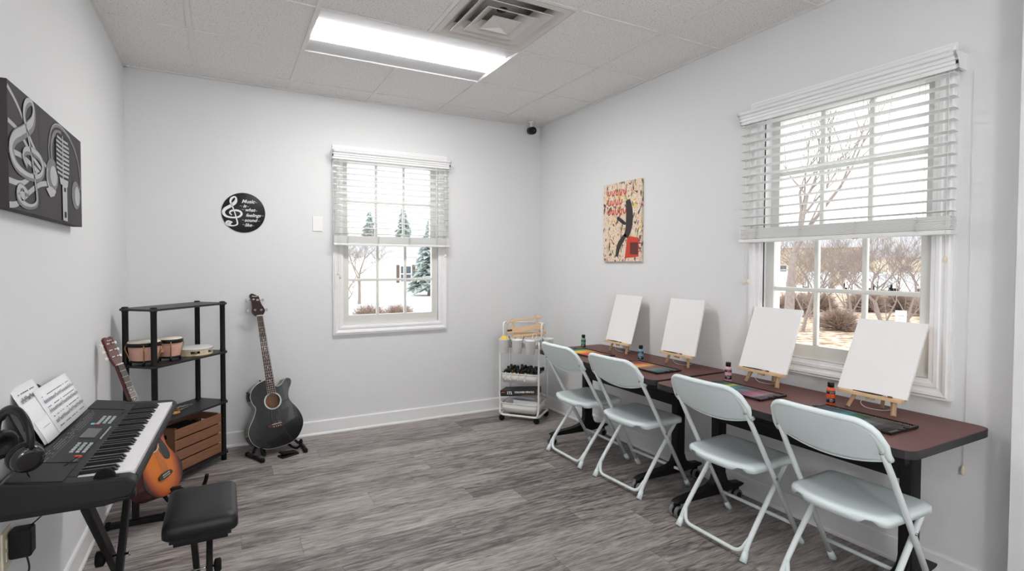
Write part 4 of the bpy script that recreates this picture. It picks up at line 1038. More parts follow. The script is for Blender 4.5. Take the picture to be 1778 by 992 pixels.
# bass
out = catmull([(0, 0), (.08, .006), (.145, .040), (.190, .105), (.196, .165), (.172, .232), (.128, .300), (.118, .340), (.128, .385), (.150, .425), (.155, .455), (.138, .472), (.112, .468), (.085, .440), (.055, .425), (.032, .436), (.028, .478), (.0, .487), (-.045, .484), (-.095, .466), (-.135, .430), (-.150, .385), (-.140, .340), (-.124, .300), (-.148, .240), (-.186, .180), (-.197, .130), (-.180, .075), (-.140, .032), (-.075, .005)], 4, True)
bs = thing('acoustic_bass_guitar', 'black cutaway acoustic bass guitar standing upright by the back wall', 'bass guitar', M=gframe((.937, -.300, .045), (-.098, .185, .790), (.30, -.93, 0)))
top, sd = body(bs, out, .085, (0, .330, .051), m_gblack, m_gblack, m_cream)
obj('rosette', MB().at(plane_M((0, -.0035, 0), (1, 0, 0), (0, 0, 1))).prism(circ((0, .330), .062, 40), 0, .0012, holes=[list(reversed(circ((0, .330), .0525, 40)))]), mat('rosette_abalone', rgb(190, 200, 198), .3), top)
PF = lambda y: plane_M((0, y, 0), (1, 0, 0), (0, 0, 1))
obj('preamp_panel', MB().at(plane_M((-.1505, .04, .395), (0, 1, 0), (0, 0, 1))).box(-.02, .02, -.035, .035, -.002, .002), m_keyd, sd, bevel=.001)
br_ = obj('bridge', MB().at(PF(-.004)).prism(catmull([(-.062, .150), (-.03, .140), (.03, .140), (.062, .150), (.060, .164), (.03, .170), (-.03, .170), (-.060, .164)], 3, True), 0, .009), m_rose, bs)
obj('saddle', MB().box(-.034, .034, -.019, -.012, .163, .167), m_cream, br_)
mb = MB()
for i in range(4): mb.at(Matrix.Translation((-.024+i*.016, -.013, .149)) @ Matrix.Rotation(R(90), 4, 'X')).lathe([(.003, 0), (.0035, .002), (.001, .004)], 8)
obj('bridge_pins', mb, m_cream, br_)
def neck(t, zb, zn, w0, w1, frets, m_neck, dots, yb=-.004, bind=True):
    nk = obj('neck', MB().add([(-w0/2, yb, zb), (w0/2, yb, zb), (w0/2*.7, yb+.022, zb), (-w0/2*.7, yb+.022, zb), (-w1/2, yb, zn), (w1/2, yb, zn), (w1/2*.7, yb+.018, zn), (-w1/2*.7, yb+.018, zn)], [(0,1,5,4),(1,2,6,5),(2,3,7,6),(3,0,4,7),(0,3,2,1),(4,5,6,7)], False), m_neck, t, bevel=.003)
    fb = obj('fretboard', MB().add([(-w0/2, yb-.006, zb), (w0/2, yb-.006, zb), (w0/2, yb, zb), (-w0/2, yb, zb), (-w1/2, yb-.006, zn), (w1/2, yb-.006, zn), (w1/2, yb, zn), (-w1/2, yb, zn)], [(0,1,5,4),(1,2,6,5),(2,3,7,6),(3,0,4,7),(0,3,2,1),(4,5,6,7)], False), m_rose, t)
    if bind: obj('fretboard_binding', MB().tube([(-w0/2, yb-.004, zb), (-w1/2, yb-.004, zn)], .0013, 4).tube([(w0/2, yb-.004, zb), (w1/2, yb-.004, zn)], .0013, 4), m_cream, fb)
    mb = MB(); scale = frets[1]
    for i in range(1, frets[0]+1):
        z = zn-scale*(1-2**(-i/12))
        if z < zb: break
        w = w1+(w0-w1)*(zn-z)/(zn-zb); mb.box(-w/2, w/2, yb-.0075, yb-.005, z-.0011, z+.0011)
    obj('frets', mb, m_chrome, fb)
    mb = MB()
    for i in dots:
        z = zn-scale*(1-2**(-(i-.5)/12)); mb.at(Matrix.Translation((0, yb-.0062, z)) @ Matrix.Rotation(R(90), 4, 'X')).disc((0, 0), .0036, .0006, 12)
    obj('dot_inlays', mb, m_cream, fb)
    obj('nut', MB().box(-w1/2, w1/2, yb-.009, yb+.002, zn-.002, zn+.005), m_cream, t)
    return nk
neck(bs, .385, .962, .060, .043, (22, .795), m_gblack, (3, 5, 7, 9, 12, 15, 17))
mb = MB()
for i in range(4): mb.tube([(-.024+i*.016, -.020, .163), (-.015+i*.010, -.014, .965)], .0013, 5)
obj('strings', mb, m_string, bs)
hd = obj('headstock', MB().at(PF(-.002)).prism(catmull([(-.021, .962), (.021, .962), (.046, .995), (.042, 1.02), (.030, 1.045), (.020, 1.085), (.018, 1.108), (.0, 1.120), (-.030, 1.135), (-.046, 1.120), (-.040, 1.08), (-.040, 1.03), (-.046, .995)], 4, True), -.016, 0), mat('dark_headstock', rgb(44, 22, 22), .25, coat=.3), bs)
for i, (x, z) in enumerate(((-.024, 1.088), (.004, 1.082), (-.024, 1.008), (.020, 1.005))):
    s = -1 if x < -.01 else 1
    obj('tuning_peg', MB().at(Matrix.Translation((x, -.002, z)) @ Matrix.Rotation(R(90), 4, 'X')).lathe([(.010, 0), (.010, .002), (.005, .003), (.005, .012), (.003, .013)], 14), m_chrome, hd)
    obj('tuning_key', MB().tube([(x, .014, z), (x+s*(.042 if s > 0 else .036), .014, z+.002)], .003, 6).box(*sorted((x+s*.040, x+s*.052)), .010, .018, z-.011, z+.013), m_chrome, hd, bevel=.002)
mb = MB().at(PF(-.003)); mb.ribbon(catmull([(-.032, 1.112), (-.026, 1.117), (-.022, 1.110), (-.016, 1.115), (-.010, 1.109), (-.002, 1.113), (.006, 1.108)], 4), .0022, .0, .0006)
obj('headstock_script', mb, m_white_print, hd)
obj('strap_button', MB().at(Matrix.Translation((-.055, .03, .484))).lathe([(.005, 0), (.005, .008), (.009, .011), (.009, .014)], 12), m_chrome, sd)

# bass stand: folding A-frame
st = thing('guitar_stand', 'black folding floor stand holding the bass guitar', 'guitar stand', (.930, -.300, 0), R(14))
for s in (-1, 1):
    obj('leg', tube(fillet([(s*.050, .165, .23), (s*.085, .140, .12), (s*.160, .05, .022)], .03, 5), .0095, 10), m_blackm, st)
    f_ = obj('foot_bar', tube([(s*.188, .075, .014), (s*.150, -.110, .014)], .013, 12), m_blackm, st)
    for e in ((s*.189, .08, .014), (s*.149, -.115, .014)): obj('end_cap', MB().at(Matrix.Translation(e)).lathe([(.008, -.014), (.0155, -.010), (.0165, 0), (.0155, .010), (.008, .014)], 14), m_rubber, f_)
    obj('yoke', tube(catmull([(s*.070, .135, .13), (s*.085, .07, .040), (s*.105, -.03, .020), (s*.130, -.060, .040), (s*.140, -.058, .085)], 5), .009, 10), m_rubber, st)
obj('cross_tube', tube([(-.085, .115, .12), (.085, .115, .12)], .009, 10), m_blackm, st)
obj('rear_leg', tube([(0, .165, .22), (0, .215, .02)], .0095, 10), m_blackm, st)
pd = thing('effects_pedal', 'small black foot pedal on the floor under the bass guitar', 'pedal', (.985, -.385, 0), R(25))
obj('base', MB().box(-.065, .065, -.035, .035, 0, .012), m_black, pd, bevel=.004)
obj('treadle', MB().at(Matrix.Translation((0, 0, .016)) @ Matrix.Rotation(R(10), 4, 'Y')).box(-.060, .060, -.030, .030, 0, .012), m_rubber, pd, bevel=.004)

# sunburst guitar by the left wall
def sunburst():
    m = bpy.data.materials.new('sunburst_top'); m.use_nodes = True; nt = m.node_tree; N = nt.nodes; L = nt.links
    b = N['Principled BSDF']; b.inputs['Roughness'].default_value = .3; b.inputs['Coat Weight'].default_value = .25
    tc = N.new('ShaderNodeTexCoord'); mp = N.new('ShaderNodeMapping'); mp.vector_type = 'POINT'
    mp.inputs['Location'].default_value = (0, 0, -.20/.235); mp.inputs['Scale'].default_value = (1/.165, 0, 1/.235); L.new(tc.outputs['Object'], mp.inputs[0])
    ln = N.new('ShaderNodeVectorMath'); ln.operation = 'LENGTH'; L.new(mp.outputs[0], ln.inputs[0])
    r = ramp(nt, [(.0, rgb(222, 126, 24)), (.55, rgb(206, 108, 20)), (.78, rgb(150, 60, 18)), (.92, rgb(44, 16, 12)), (1., rgb(20, 10, 10))]); L.new(ln.outputs['Value'], r.inputs[0]); L.new(r.outputs[0], b.inputs['Base Color']); return m
out2 = catmull([(0, .030), (.070, .037), (.126, .068), (.156, .115), (.155, .155), (.125, .215), (.103, .262), (.108, .310), (.122, .350), (.118, .392), (.085, .425), (.04, .438), (0, .440), (-.04, .438), (-.085, .425), (-.118, .392), (-.122, .350), (-.108, .310), (-.103, .262), (-.125, .215), (-.155, .155), (-.156, .115), (-.126, .068), (-.070, .037)], 4, True)
gt = thing('acoustic_guitar', 'sunburst acoustic guitar leaning to the wall behind the keyboard', 'guitar', M=gframe((.338, -1.10, .118), (-.200, .075, .589), (.90, -.44, 0)))
top, sd = body(gt, out2, .092, (0, .305, .040), sunburst(), mat('dark_red_side', rgb(70, 20, 22), .3, coat=.3), m_black)
obj('rosette', MB().at(PF(-.0035)).prism(circ((0, .305), .047, 36), 0, .001, holes=[list(reversed(circ((0, .305), .041, 36)))]), m_cream, top)
obj('pickguard', MB().at(PF(-.0035)).prism(catmull([(.030, .345), (.048, .330), (.052, .300), (.040, .270), (.030, .262), (.048, .205), (.080, .190), (.098, .215), (.092, .262), (.078, .300), (.062, .345)], 4, True), 0, .0015), m_gblack, top)
b2 = obj('bridge', MB().at(PF(-.004)).prism(catmull([(-.055, .118), (-.02, .112), (.02, .112), (.055, .118), (.050, .134), (.02, .142), (-.02, .142), (-.050, .134)], 3, True), 0, .008), m_gblack, gt)
obj('saddle', MB().box(-.030, .030, -.016, -.011, .130, .133), m_cream, b2)
mb = MB()
for i in range(6): mb.at(Matrix.Translation((-.025+i*.010, -.012, .121)) @ Matrix.Rotation(R(90), 4, 'X')).lathe([(.0025, 0), (.003, .002), (.001, .004)], 8)
obj('bridge_pins', mb, m_cream, b2)
neck(gt, .350, .758, .052, .043, (19, .628), m_redwood, (5, 7, 9, 12), bind=False)
mb = MB()
for i in range(6): mb.tube([(-.025+i*.010, -.016, .131), (-.018+i*.0072, -.013, .760)], .0008, 4)
obj('strings', mb, m_string, gt)
hd = obj('headstock', MB().at(PF(-.002) ).prism([(-.021, .758), (.021, .758), (.034, .800), (.033, .905), (.020, .915), (.0, .908), (-.020, .915), (-.033, .905), (-.034, .800)], -.014, 0), m_redwood, gt, bevel=.002)
for i in range(3):
    for s in (-1, 1):
        z = .805+i*.036; x = s*.018
        obj('tuning_peg', MB().at(Matrix.Translation((x, -.002, z)) @ Matrix.Rotation(R(90), 4, 'X')).lathe([(.0065, 0), (.0065, .0015), (.0035, .002), (.0035, .010), (.002, .011)], 12), m_chrome, hd)
        obj('tuning_key', MB().tube([(x, .010, z), (s*.044, .010, z)], .0022, 6).box(*sorted((s*.042, s*.060)), .006, .014, z-.007, z+.007), m_cream, hd, bevel=.002)
obj('headstock_script', MB().at(PF(-.003)).ribbon(catmull([(-.016, .893), (-.01, .897), (-.004, .891), (.004, .896), (.012, .892), (.018, .896)], 4), .002, .0, .0005), m_white_print, hd)
# its stand
gs = thing('guitar_stand', 'black metal floor stand carrying the sunburst guitar behind the keyboard', 'guitar stand', (.175, -1.085, 0), 0)
obj('foot_bar', MB().box(-.115, .115, -.018, .018, .004, .030), m_blackm, gs, bevel=.004)
for s in (-1, 1): obj('end_cap', MB().box(*sorted((s*.112, s*.135)), -.021, .021, 0, .034), m_rubber, gs, bevel=.005)
obj('post', MB().box(-.020, .012, -.014, .014, .03, .40), m_blackm, gs, bevel=.003)
obj('cross_bar', MB().box(.0, .20, -.014, .014, .135, .165), m_blackm, gs, bevel=.003)
obj('cradle_arm', tube(catmull([(.11, -.0, .15), (.15, -.05, .112), (.20, -.07, .10), (.245, -.055, .125), (.262, -.045, .165)], 5), .010, 10), m_rubber, gs)
obj('cradle_arm', tube(catmull([(.19, .01, .15), (.25, .04, .105), (.295, .03, .12), (.315, .01, .17), (.322, .0, .205)], 5), .010, 10), m_rubber, gs)

# ------------------------------------------------------------------ keyboard on its stand
KC = (.222, -2.062, 0); KZ = R(-2.3)
kb = thing('electronic_keyboard', 'black electronic keyboard with white keys on a stand by the wall', 'keyboard', (KC[0], KC[1], .690), KZ)
hl, hw_ = .478, .150     # half length (y), half width (x)
# section profile in x,z extruded along y
def prof_obj(name, prof, y0, y1, m, par, bevel=.004):
    k = len(prof); mb = MB().add([(x, y0, z) for x, z in prof]+[(x, y1, z) for x, z in prof], [tuple(range(k)), tuple(k+i for i in reversed(range(k)))]+[(i, k+i, k+(i+1) % k, (i+1) % k) for i in range(k)], False)
    return obj(name, mb, m, par, bevel=bevel)
KP = [(-.150, .0), (-.152, .012), (-.150, .078), (-.138, .088), (.010, .066), (.135, .060), (.150, .052), (.156, .036), (.150, .018), (.138, .006), (.08, .0)]
for s, nm in ((-1, 'end_block'), (1, 'end_block')):
    prof_obj(nm, KP, *sorted((s*(hl-.052), s*hl)), m_keyb, kb, .006)
prof_obj('case_rear', [(-.150, .0), (-.152, .012), (-.150, .078), (-.138, .088), (.008, .0665), (.008, .0)], -hl+.052, hl-.052, m_keyb, kb, .003)
prof_obj('case_front', [(.008, .0), (.008, .030), (.143, .030), (.146, .050), (.150, .052), (.156, .036), (.150, .018), (.138, .006), (.08, .0)], -hl+.052, hl-.052, m_keyb, kb, .002)
prof_obj('bottom_shell', [(-.146, -.012), (-.154, .0), (-.154, .006), (.140, .006), (.134, -.002), (.08, -.012)], -hl+.001, hl-.001, m_keyd, kb, .003)
sl = (.0665-.088)/(.008+.138)
def top(x): return .088+(x+.138)*sl
KM = lambda x, y, dz=0.: Matrix.Translation((x, y, top(x)+dz)) @ Matrix.Rotation(-math.atan(sl), 4, 'Y')
for s in (-1, 1):
    mb = MB().at(KM(-.075, s*(hl-.085))); mb.prism([(-.062, -.075), (.058, -.075), (.058, .05*(-s)+.01), (.03, .075), (-.062, .075)] if False else [(-.062, -.072), (.062, -.072), (.062 if s < 0 else .04, .072), (.04 if s < 0 else .062, .072), (-.062, .072)], -.002, .0022)
    obj('speaker_grille', mb, m_grille, kb, bevel=.001)
pn = obj('control_panel', MB().at(KM(-.068, 0)).box(-.066, .052, -.31, .31, -.001, .0015), m_keyd, kb)
obj('lcd_screen', MB().at(KM(-.050, -.015)).box(-.022, .022, -.055, .055, .001, .0035), m_lcd, pn, bevel=.0008)
for yc in (.16, -.175):
    mb = MB()
    for i in range(3):
        for j in range(5): mb.at(KM(-.055+i*.016, yc-.045+j*.021)).box(-.0045, .0045, -.006, .006, .001, .005)
    obj('number_buttons', mb, m_btn, pn)
mb = MB()
for j in range(9): mb.at(KM(-.010, -.075+j*.017)).box(-.0022, .0022, -.005, .005, .001, .004)
obj('selector_buttons', mb, m_btn, pn)
mb = MB().at(KM(-.028, -.262)).lathe([(.010, .001), (.010, .004), (.004, .005)], 18); mb.at(KM(-.055, .092)).box(-.005, .005, -.006, .006, .001, .005)
obj('red_buttons', mb, m_red, pn)
mb = MB()
for j in range(2): mb.at(KM(-.070+j*.013, .098)).box(-.005, .005, -.006, .006, .001, .005)
obj('cyan_buttons', mb, m_cyan, pn)
mb = MB()
for j in range(26):
    for i in range(5):
        if rnd.random() < .8: mb.at(KM(-.128+i*.0075, -.30+j*.0235)).box(-.0011, .0011, -.0085, .0085, .0016, .0021)
for yy in (.11, -.12):
    mb.at(KM(-.090, yy)).box(-.0005, .0005, -.15 if yy < 0 else -.10, .08, .0016, .0021)
for i in range(8): mb.at(KM(-.03+.004*(i % 2), -.30+.01*(i % 4))).box(-.004, .004, -.003, .003, .0016, .0021) if i < 4 else None
obj('printed_lists', mb, mat('grey_print', rgb(132, 130, 132), .7), pn)
obj('volume_slot', MB().at(KM(-.01, .29)).box(-.002, .002, -.03, .03, .001, .003), m_black, pn)
# pitch wheel
mb = MB().at(Matrix.Translation((.078, -hl+.030, .060)) @ Matrix.Rotation(R(90), 4, 'X')).lathe([(.022, -.006), (.026, -.005), (.026, .005), (.022, .006)], 24)
obj('pitch_wheel', mb, m_rubber, kb)
obj('wheel_slot', MB().box(.044, .112, -hl+.020, -hl+.040, .0605, .0625), m_keyd, kb)
# keys
kw = .846/36; y0 = -.423
wk = bk_ = None
def cpart(o, par, loc): c = o.copy(); COL.objects.link(c); c.parent = par; c.location = loc; return c
for i in range(36):
    if wk is None:
        mb = MB().box(-.135, .001, -kw/2+.0005, kw/2-.0005, -.018, 0); wk = obj('white_key', mb, m_wkey, kb, bevel=.0012); wk.location = (.1425, y0+kw*.5, .062); continue
    cpart(wk, kb, (.1425, y0+kw*(i+.5), .062))
for i in range(36):
    if i % 7 in (0, 1, 3, 4, 5) and i < 35:
        loc = (.055, y0+kw*(i+1), .062)
        if bk_ is None:
            mb = MB().add([(-.046, -.0058, 0), (.046, -.0058, 0), (.046, .0058, 0), (-.046, .0058, 0), (-.046, -.0045, .011), (.036, -.0045, .011), (.036, .0045, .011), (-.046, .0045, .011)], [(3,2,1,0),(4,5,6,7),(0,1,5,4),(1,2,6,5),(2,3,7,6),(3,0,4,7)], False)
            bk_ = obj('black_key', mb, m_bkey, kb, bevel=.001); bk_.location = loc
        else: cpart(bk_, kb, loc)
# music rest (part of the keyboard)
mr = obj('music_rest', MB().add([(-.138, -.245, .083), (-.138, .300, .083), (-.205, .300, .225), (-.205, -.22, .225), (-.142, -.245, .080), (-.142, .300, .080), (-.209, .300, .223), (-.209, -.22, .223)], [(0, 1, 2, 3), (7, 6, 5, 4), (0, 3, 7, 4), (1, 5, 6, 2), (3, 2, 6, 7), (0, 4, 5, 1)], False), m_keyd, kb)
obj('rest_ledge', MB().box(-.139, -.116, -.245, .300, .078, .090), m_black, mr, bevel=.003)
obj('rest_corner_tab', MB().at(Matrix.Translation((-.205, .05, .225)) @ Matrix.Rotation(R(65), 4, 'Y')).lathe([(.028, -.002), (.028, .002)], 20), m_black, mr)
# stand: single X brace with floor bars
ks = thing('keyboard_stand', 'black folding X-frame stand under the electronic keyboard', 'keyboard stand', (.235, -2.095, 0), 0)
def bar(mb, a, b, w=.034, d=.018):
    a = Vector(a); b = Vector(b); t = (b-a).normalized(); u = Vector((1, 0, 0)); v = t.cross(u).normalized()
    vs = [a+u*sx*d/2+v*sy*w/2 for sx, sy in ((-1, -1), (1, -1), (1, 1), (-1, 1))]+[b+u*sx*d/2+v*sy*w/2 for sx, sy in ((-1, -1), (1, -1), (1, 1), (-1, 1))]
    return mb.add(vs, [(3,2,1,0),(4,5,6,7),(0,1,5,4),(1,2,6,5),(2,3,7,6),(3,0,4,7)], False)
obj('leg', bar(MB(), (-.013, -.34, .655), (-.013, .33, .025), .040, .022), m_blackm, ks, bevel=.003)
obj('leg', bar(MB(), (.022, .33, .655), (.022, -.34, .025), .040, .022), m_blackm, ks, bevel=.003)
for y in (-.34, .33):
    obj('floor_bar', MB().box(-.10 if y > 0 else -.14, .16, y-.016, y+.016, .002, .030), m_blackm, ks, bevel=.004)
    tb = obj('top_bar', MB().box(-.13, .11, y-.016, y+.016, .650, .676), m_blackm, ks, bevel=.004)
kn = obj('adjustment_knob', MB().at(Matrix.Translation((-.050, -.02, .335)) @ Matrix.Rotation(R(90), 4, 'Y')).lathe([(.010, .030), (.022, .026), (.026, .022), (.026, .002), (.020, .0)], 16), m_rubber, ks)
obj('bolt', MB().at(Matrix.Translation((0, -.02, .335)) @ Matrix.Rotation(R(90), 4, 'Y')).lathe([(.004, -.04), (.004, .045), (.009, .046), (.009, .050)], 10), m_steel, kn)
mb = MB()
for q in range(4): mb.at(Matrix.Translation((.0335, .26-.03*q, .30+.26-.028*q+.0)) @ Matrix.Rotation(R(90), 4, 'Y')).lathe([(.003, 0), (.003, .001)], 8)
obj('rivets', mb, m_steel, ks)

# sheet music leaning on the rest
def sheet(name, lab, y0, y1, lo, hi, off, mtx, dense):
    def P(y, t, o=0.): x = -.136-.067*t; z = .090+.142*t; return (x+off+o*.9, y, z+o*.42+off*.45)
    o = thing(name, lab, 'sheet music', M=Matrix.Translation((KC[0], KC[1], .690)) @ Matrix.Rotation(KZ, 4, 'Z'), group='sheet music on the keyboard rest')
    mb = MB(); n = 8; vs = []
    for i in range(n+1):
        y = y0+(y1-y0)*i/n; c = .004*math.sin(math.pi*i/n)
        for t in (lo, (lo+hi)/2, hi): vs.append(P(y, t, c))
    mb.add(vs, [(i*3+j, (i+1)*3+j, (i+1)*3+j+1, i*3+j+1) for i in range(n) for j in range(2)], True)
    obj('pages', mb, m_paper, o, solid=.0012)
    mb = MB(); L_ = hi-lo
    for (ta, kind) in dense:
        t = lo+L_*ta
        if kind == 'staff':
            for q in range(5):
                tt = t+q*.012*L_*1.0; mb.add([P(y0+.014, tt, .0052), P(y1-.014, tt, .0052), P(y1-.014, tt+.0035, .0052), P(y0+.014, tt+.0035, .0052)], [(0, 1, 2, 3)], False)
            for q in range(22):
                y = y0+.02+(y1-y0-.04)*q/21; tt = t+rnd.uniform(0, .04)*L_
                mb.add([P(y, tt, .0054), P(y+.0035, tt, .0054), P(y+.0035, tt+.055*L_, .0054), P(y, tt+.055*L_, .0054)], [(0, 1, 2, 3)], False)
        else:
            y = y0+.02
            while y < y1-.03:
                w = rnd.uniform(.004, .012)
                if rnd.random() < .75: mb.add([P(y, t, .0054), P(y+w, t, .0054), P(y+w, t+.018*L_, .0054), P(y, t+.018*L_, .0054)], [(0, 1, 2, 3)], False)
                y += w+.004
    obj('notation', mb, m_ink, o); return o
# behind: the taller single page; in front: wide page
MU = [(.80, 'text'), (.66, 'staff'), (.56, 'text'), (.44, 'staff'), (.34, 'text'), (.20, 'staff'), (.10, 'text')]
sheet('sheet_music', 'white single music page rising behind the open music book on the keyboard', -.165, .03, .02, 1.30, .003, None, [(.86, 'text'), (.72, 'staff')])
sheet('sheet_music', 'white printed song pages in front on the keyboard music rest', -.045, .292, .02, 1.06, .009, None, MU)
sheet('sheet_music', 'dark edged bundle of music pages low on the music rest near the headphones', -.150, -.03, .01, .52, .006, None, [(.6, 'text')])
# headphones hanging over the near corner of the rest
hpn = thing('headphones', 'black over-ear headphones hanging on the near end of the keyboard music rest', 'headphones', M=Matrix.Translation((.075, -2.475, .885)) @ Matrix.Rotation(R(-48), 4, 'Z') @ Matrix.Rotation(R(10), 4, 'Y'))
def arc(a0, a1, r, n, z0=0): return [(r*math.cos(R(a0+(a1-a0)*i/n)), 0, z0+r*1.05*math.sin(R(a0+(a1-a0)*i/n))) for i in range(n+1)]
hb = MB(); pts = arc(-8, 188, .076, 26, .0); hb.tube(pts, .009, 10, flat=1.)
hbo = obj('headband', hb, m_black, hpn)
obj('headband_pad', MB().tube(arc(30, 150, .068, 14), .008, 8), m_leather, hbo)
for s in (-1, 1):
    c = obj('ear_cup', MB().at(Matrix.Translation((s*.066, 0, -.038)) @ Matrix.Rotation(R(90*s), 4, 'Y') @ Matrix.Rotation(R(8), 4, 'X')).lathe([(.022, .020), (.034, .016), (.038, .006), (.038, -.002)], 28), m_gblack, hpn)
    obj('ear_pad', MB().at(Matrix.Translation((s*.066, 0, -.038)) @ Matrix.Rotation(R(90*s), 4, 'Y') @ Matrix.Rotation(R(8), 4, 'X')).lathe([(.036, -.002), (.041, -.008), (.041, -.018), (.034, -.024), (.022, -.022), (.016, -.012), (.001, -.011)], 28), m_leather, c)
    obj('slider', tube([(s*.078, 0, .0), (s*.082, 0, -.035)], .0045, 8), m_steel, hpn)
obj('cable', tube(catmull([(.07, 0, -.075), (.05, .02, -.105), (.02, .05, -.125), (.03, .10, -.12), (.02, .16, -.105)], 8), .0018, 6), m_black, hpn)
cbl = tag(obj('audio_cable', tube(catmull([(.075, -2.300, .765), (.050, -2.36, .768), (.028, -2.44, .745), (.022, -2.47, .70), (.02, -2.44, .60)], 8), .0020, 6), m_black), 'thin black audio cable looping from the keyboard rear beside the wall', 'cable')
obj('plug', tube([(.085, -2.255, .766), (.075, -2.30, .765)], .0040, 8), m_black, cbl)

# ------------------------------------------------------------------ bench
bn = thing('keyboard_bench', 'black padded keyboard bench on folding metal legs', 'bench', (.508, -2.100, 0), R(0))
nx = 14; vs = []; P = []
mb = MB(); prof = [(0.955, .0), (1.0, .010), (1.0, .030), (.985, .044), (.93, .055), (.80, .061), (.5, .064), (.0, .065)]
out3 = rrect(-.118, .118, -.176, .176, .032, 6); k = len(out3)
for q, (s, z) in enumerate(prof):
    for x, y in out3: 
        e = 1-s
        vs.append((x-math.copysign(min(abs(x), .12*e), x), y-math.copysign(min(abs(y), .12*e*1.5), y), z))
mb.add(vs, [(q*k+i, q*k+(i+1) % k, (q+1)*k+(i+1) % k, (q+1)*k+i) for q in range(len(prof)-1) for i in range(k)]+[tuple(reversed(range(k)))], True)
se = obj('seat_cushion', mb, m_leather, bn); se.location = (0, 0, .412)
obj('seat_board', MB().box(-.095, .095, -.160, .160, .398, .410), m_black, bn)
for y in (-.125, .125): obj('top_bar', MB().box(-.085, .085, y-.015, y+.015, .376, .398), m_blackm, bn, bevel=.003)
obj('leg', bar(MB(), (-.022, -.13, .385), (-.022, .19, .025), .036, .020), m_blackm, bn, bevel=.003)
obj('leg', bar(MB(), (.022, .13, .385), (.022, -.19, .025), .040, .022), m_blackm, bn, bevel=.003)
for y in (-.19, .19): obj('floor_bar', MB().box(-.13, .13, y-.016, y+.016, .002, .030), m_blackm, bn, bevel=.004)
kn = obj('adjustment_knob', MB().at(Matrix.Translation((.036, -.02, .222)) @ Matrix.Rotation(R(90), 4, 'Y')).lathe([(.010, .0), (.021, .003), (.024, .006), (.024, .022), (.018, .026)], 18), m_rubber, bn)
obj('bolt', MB().at(Matrix.Translation((0, -.02, .222)) @ Matrix.Rotation(R(90), 4, 'Y')).lathe([(.004, -.04), (.004, .045)], 10), m_steel, kn)

# ------------------------------------------------------------------ outside
CX, CY = .586, -4.33
def out(az, d, z=0.): a = R(az); return Vector((CX+math.sin(a)*d, CY+math.cos(a)*d, z))
GZ = -.62
m_snow = ramp_mat('patchy_snow_lawn', .35, [(.0, rgb(232, 226, 214)), (.45, rgb(246, 246, 248)), (.55, rgb(248, 248, 250)), (.68, rgb(214, 200, 172))], .9, (1, 1, 1))
m_leaf = ramp_mat('fallen_leaf_ground', 3.5, [(.30, rgb(104, 84, 70)), (.42, rgb(160, 132, 106)), (.52, rgb(206, 182, 156)), (.60, rgb(226, 212, 196)), (.70, rgb(150, 122, 96))], .95)
m_road = mat('grey_road', rgb(196, 194, 196), .9, vary=.1, vscale=3)
m_bark = mat('grey_brown_bark', rgb(150, 138, 132), .9, vary=.35, vscale=12)
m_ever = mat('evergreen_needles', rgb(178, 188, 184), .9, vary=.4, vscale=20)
m_hedge = mat('brown_bush_twigs', rgb(176, 154, 142), .95, vary=.4, vscale=20)
def ground(name, az0, az1, d0, d1, z, m):
    n = 12; vs = []
    for i in range(n+1):
        a = az0+(az1-az0)*i/n; vs += [tuple(out(a, d0, z)), tuple(out(a, d1, z))]
    return obj(name, MB().add(vs, [(2*i, 2*i+1, 2*i+3, 2*i+2) for i in range(n)]), m, kind='structure')
ground('ground_snowy_lawn', -60, 40, 5.6, 140, GZ, m_snow)
ground('ground_leaf_bank', 40, 120, 9.2, 140, GZ, m_leaf)
ground('ground_near_lawn', 40, 130, 3.4, 9.2, GZ-.01, m_snow)
ground('road_far', 5, 28, 23.5, 28.5, GZ+.01, m_road)
ground('road_beside_bank', 40, 90, 11.2, 12.6, GZ+.012, m_road)
ground('road_parking', 42, 90, 44, 62, GZ+.02, m_snow)

def make_tree(name, label, seed, height, depth, spread, r0, fork=.33, twig=5):
    rr = random.Random(seed); mb = MB()
    def br(p, d, L_, r, lev):
        pts = [p]; q = p; dd = d.copy(); n = 3
        for i in range(n):
            dd = (dd+Vector((rr.uniform(-1, 1), rr.uniform(-1, 1), rr.uniform(-.5, .9)))*.16).normalized(); q = q+dd*L_/n; pts.append(q)
        rs = [r*(1-.45*i/n) for i in range(n+1)]
        mb.tube(pts, rs, 6 if lev < 2 else 4 if lev < 4 else 3, caps=False)
        if lev >= depth: return
        kids_ = rr.choice((2, 3, 3)) if lev < depth-1 else 3
        for k in range(kids_+1):
            t = pts[-1] if k < 2 else pts[rr.choice((1, 2, 3))]
            ax = Vector((rr.uniform(-1, 1), rr.uniform(-1, 1), rr.uniform(-.2, .2))).normalized()
            nd = (dd*(1-spread*.6)+ax*spread*rr.uniform(.6, 1.2)+Vector((0, 0, .18))).normalized()
            br(t, nd, L_*rr.uniform(.62, .82), max(r*.55*rr.uniform(.7, 1), .006), lev+1)
    br(Vector((0, 0, -.1)), Vector((0, 0, 1)), height*fork, r0, 0)
    t = thing(name, label, 'tree'); obj('trunk_and_branches', mb, m_bark, t); return t
tp = [make_tree('bare_tree', '', 3, 7.5, 5, .62, .14), make_tree('bare_tree', '', 11, 9, 5, .5, .17), make_tree('bare_tree', '', 23, 6, 5, .75, .07, .22)]
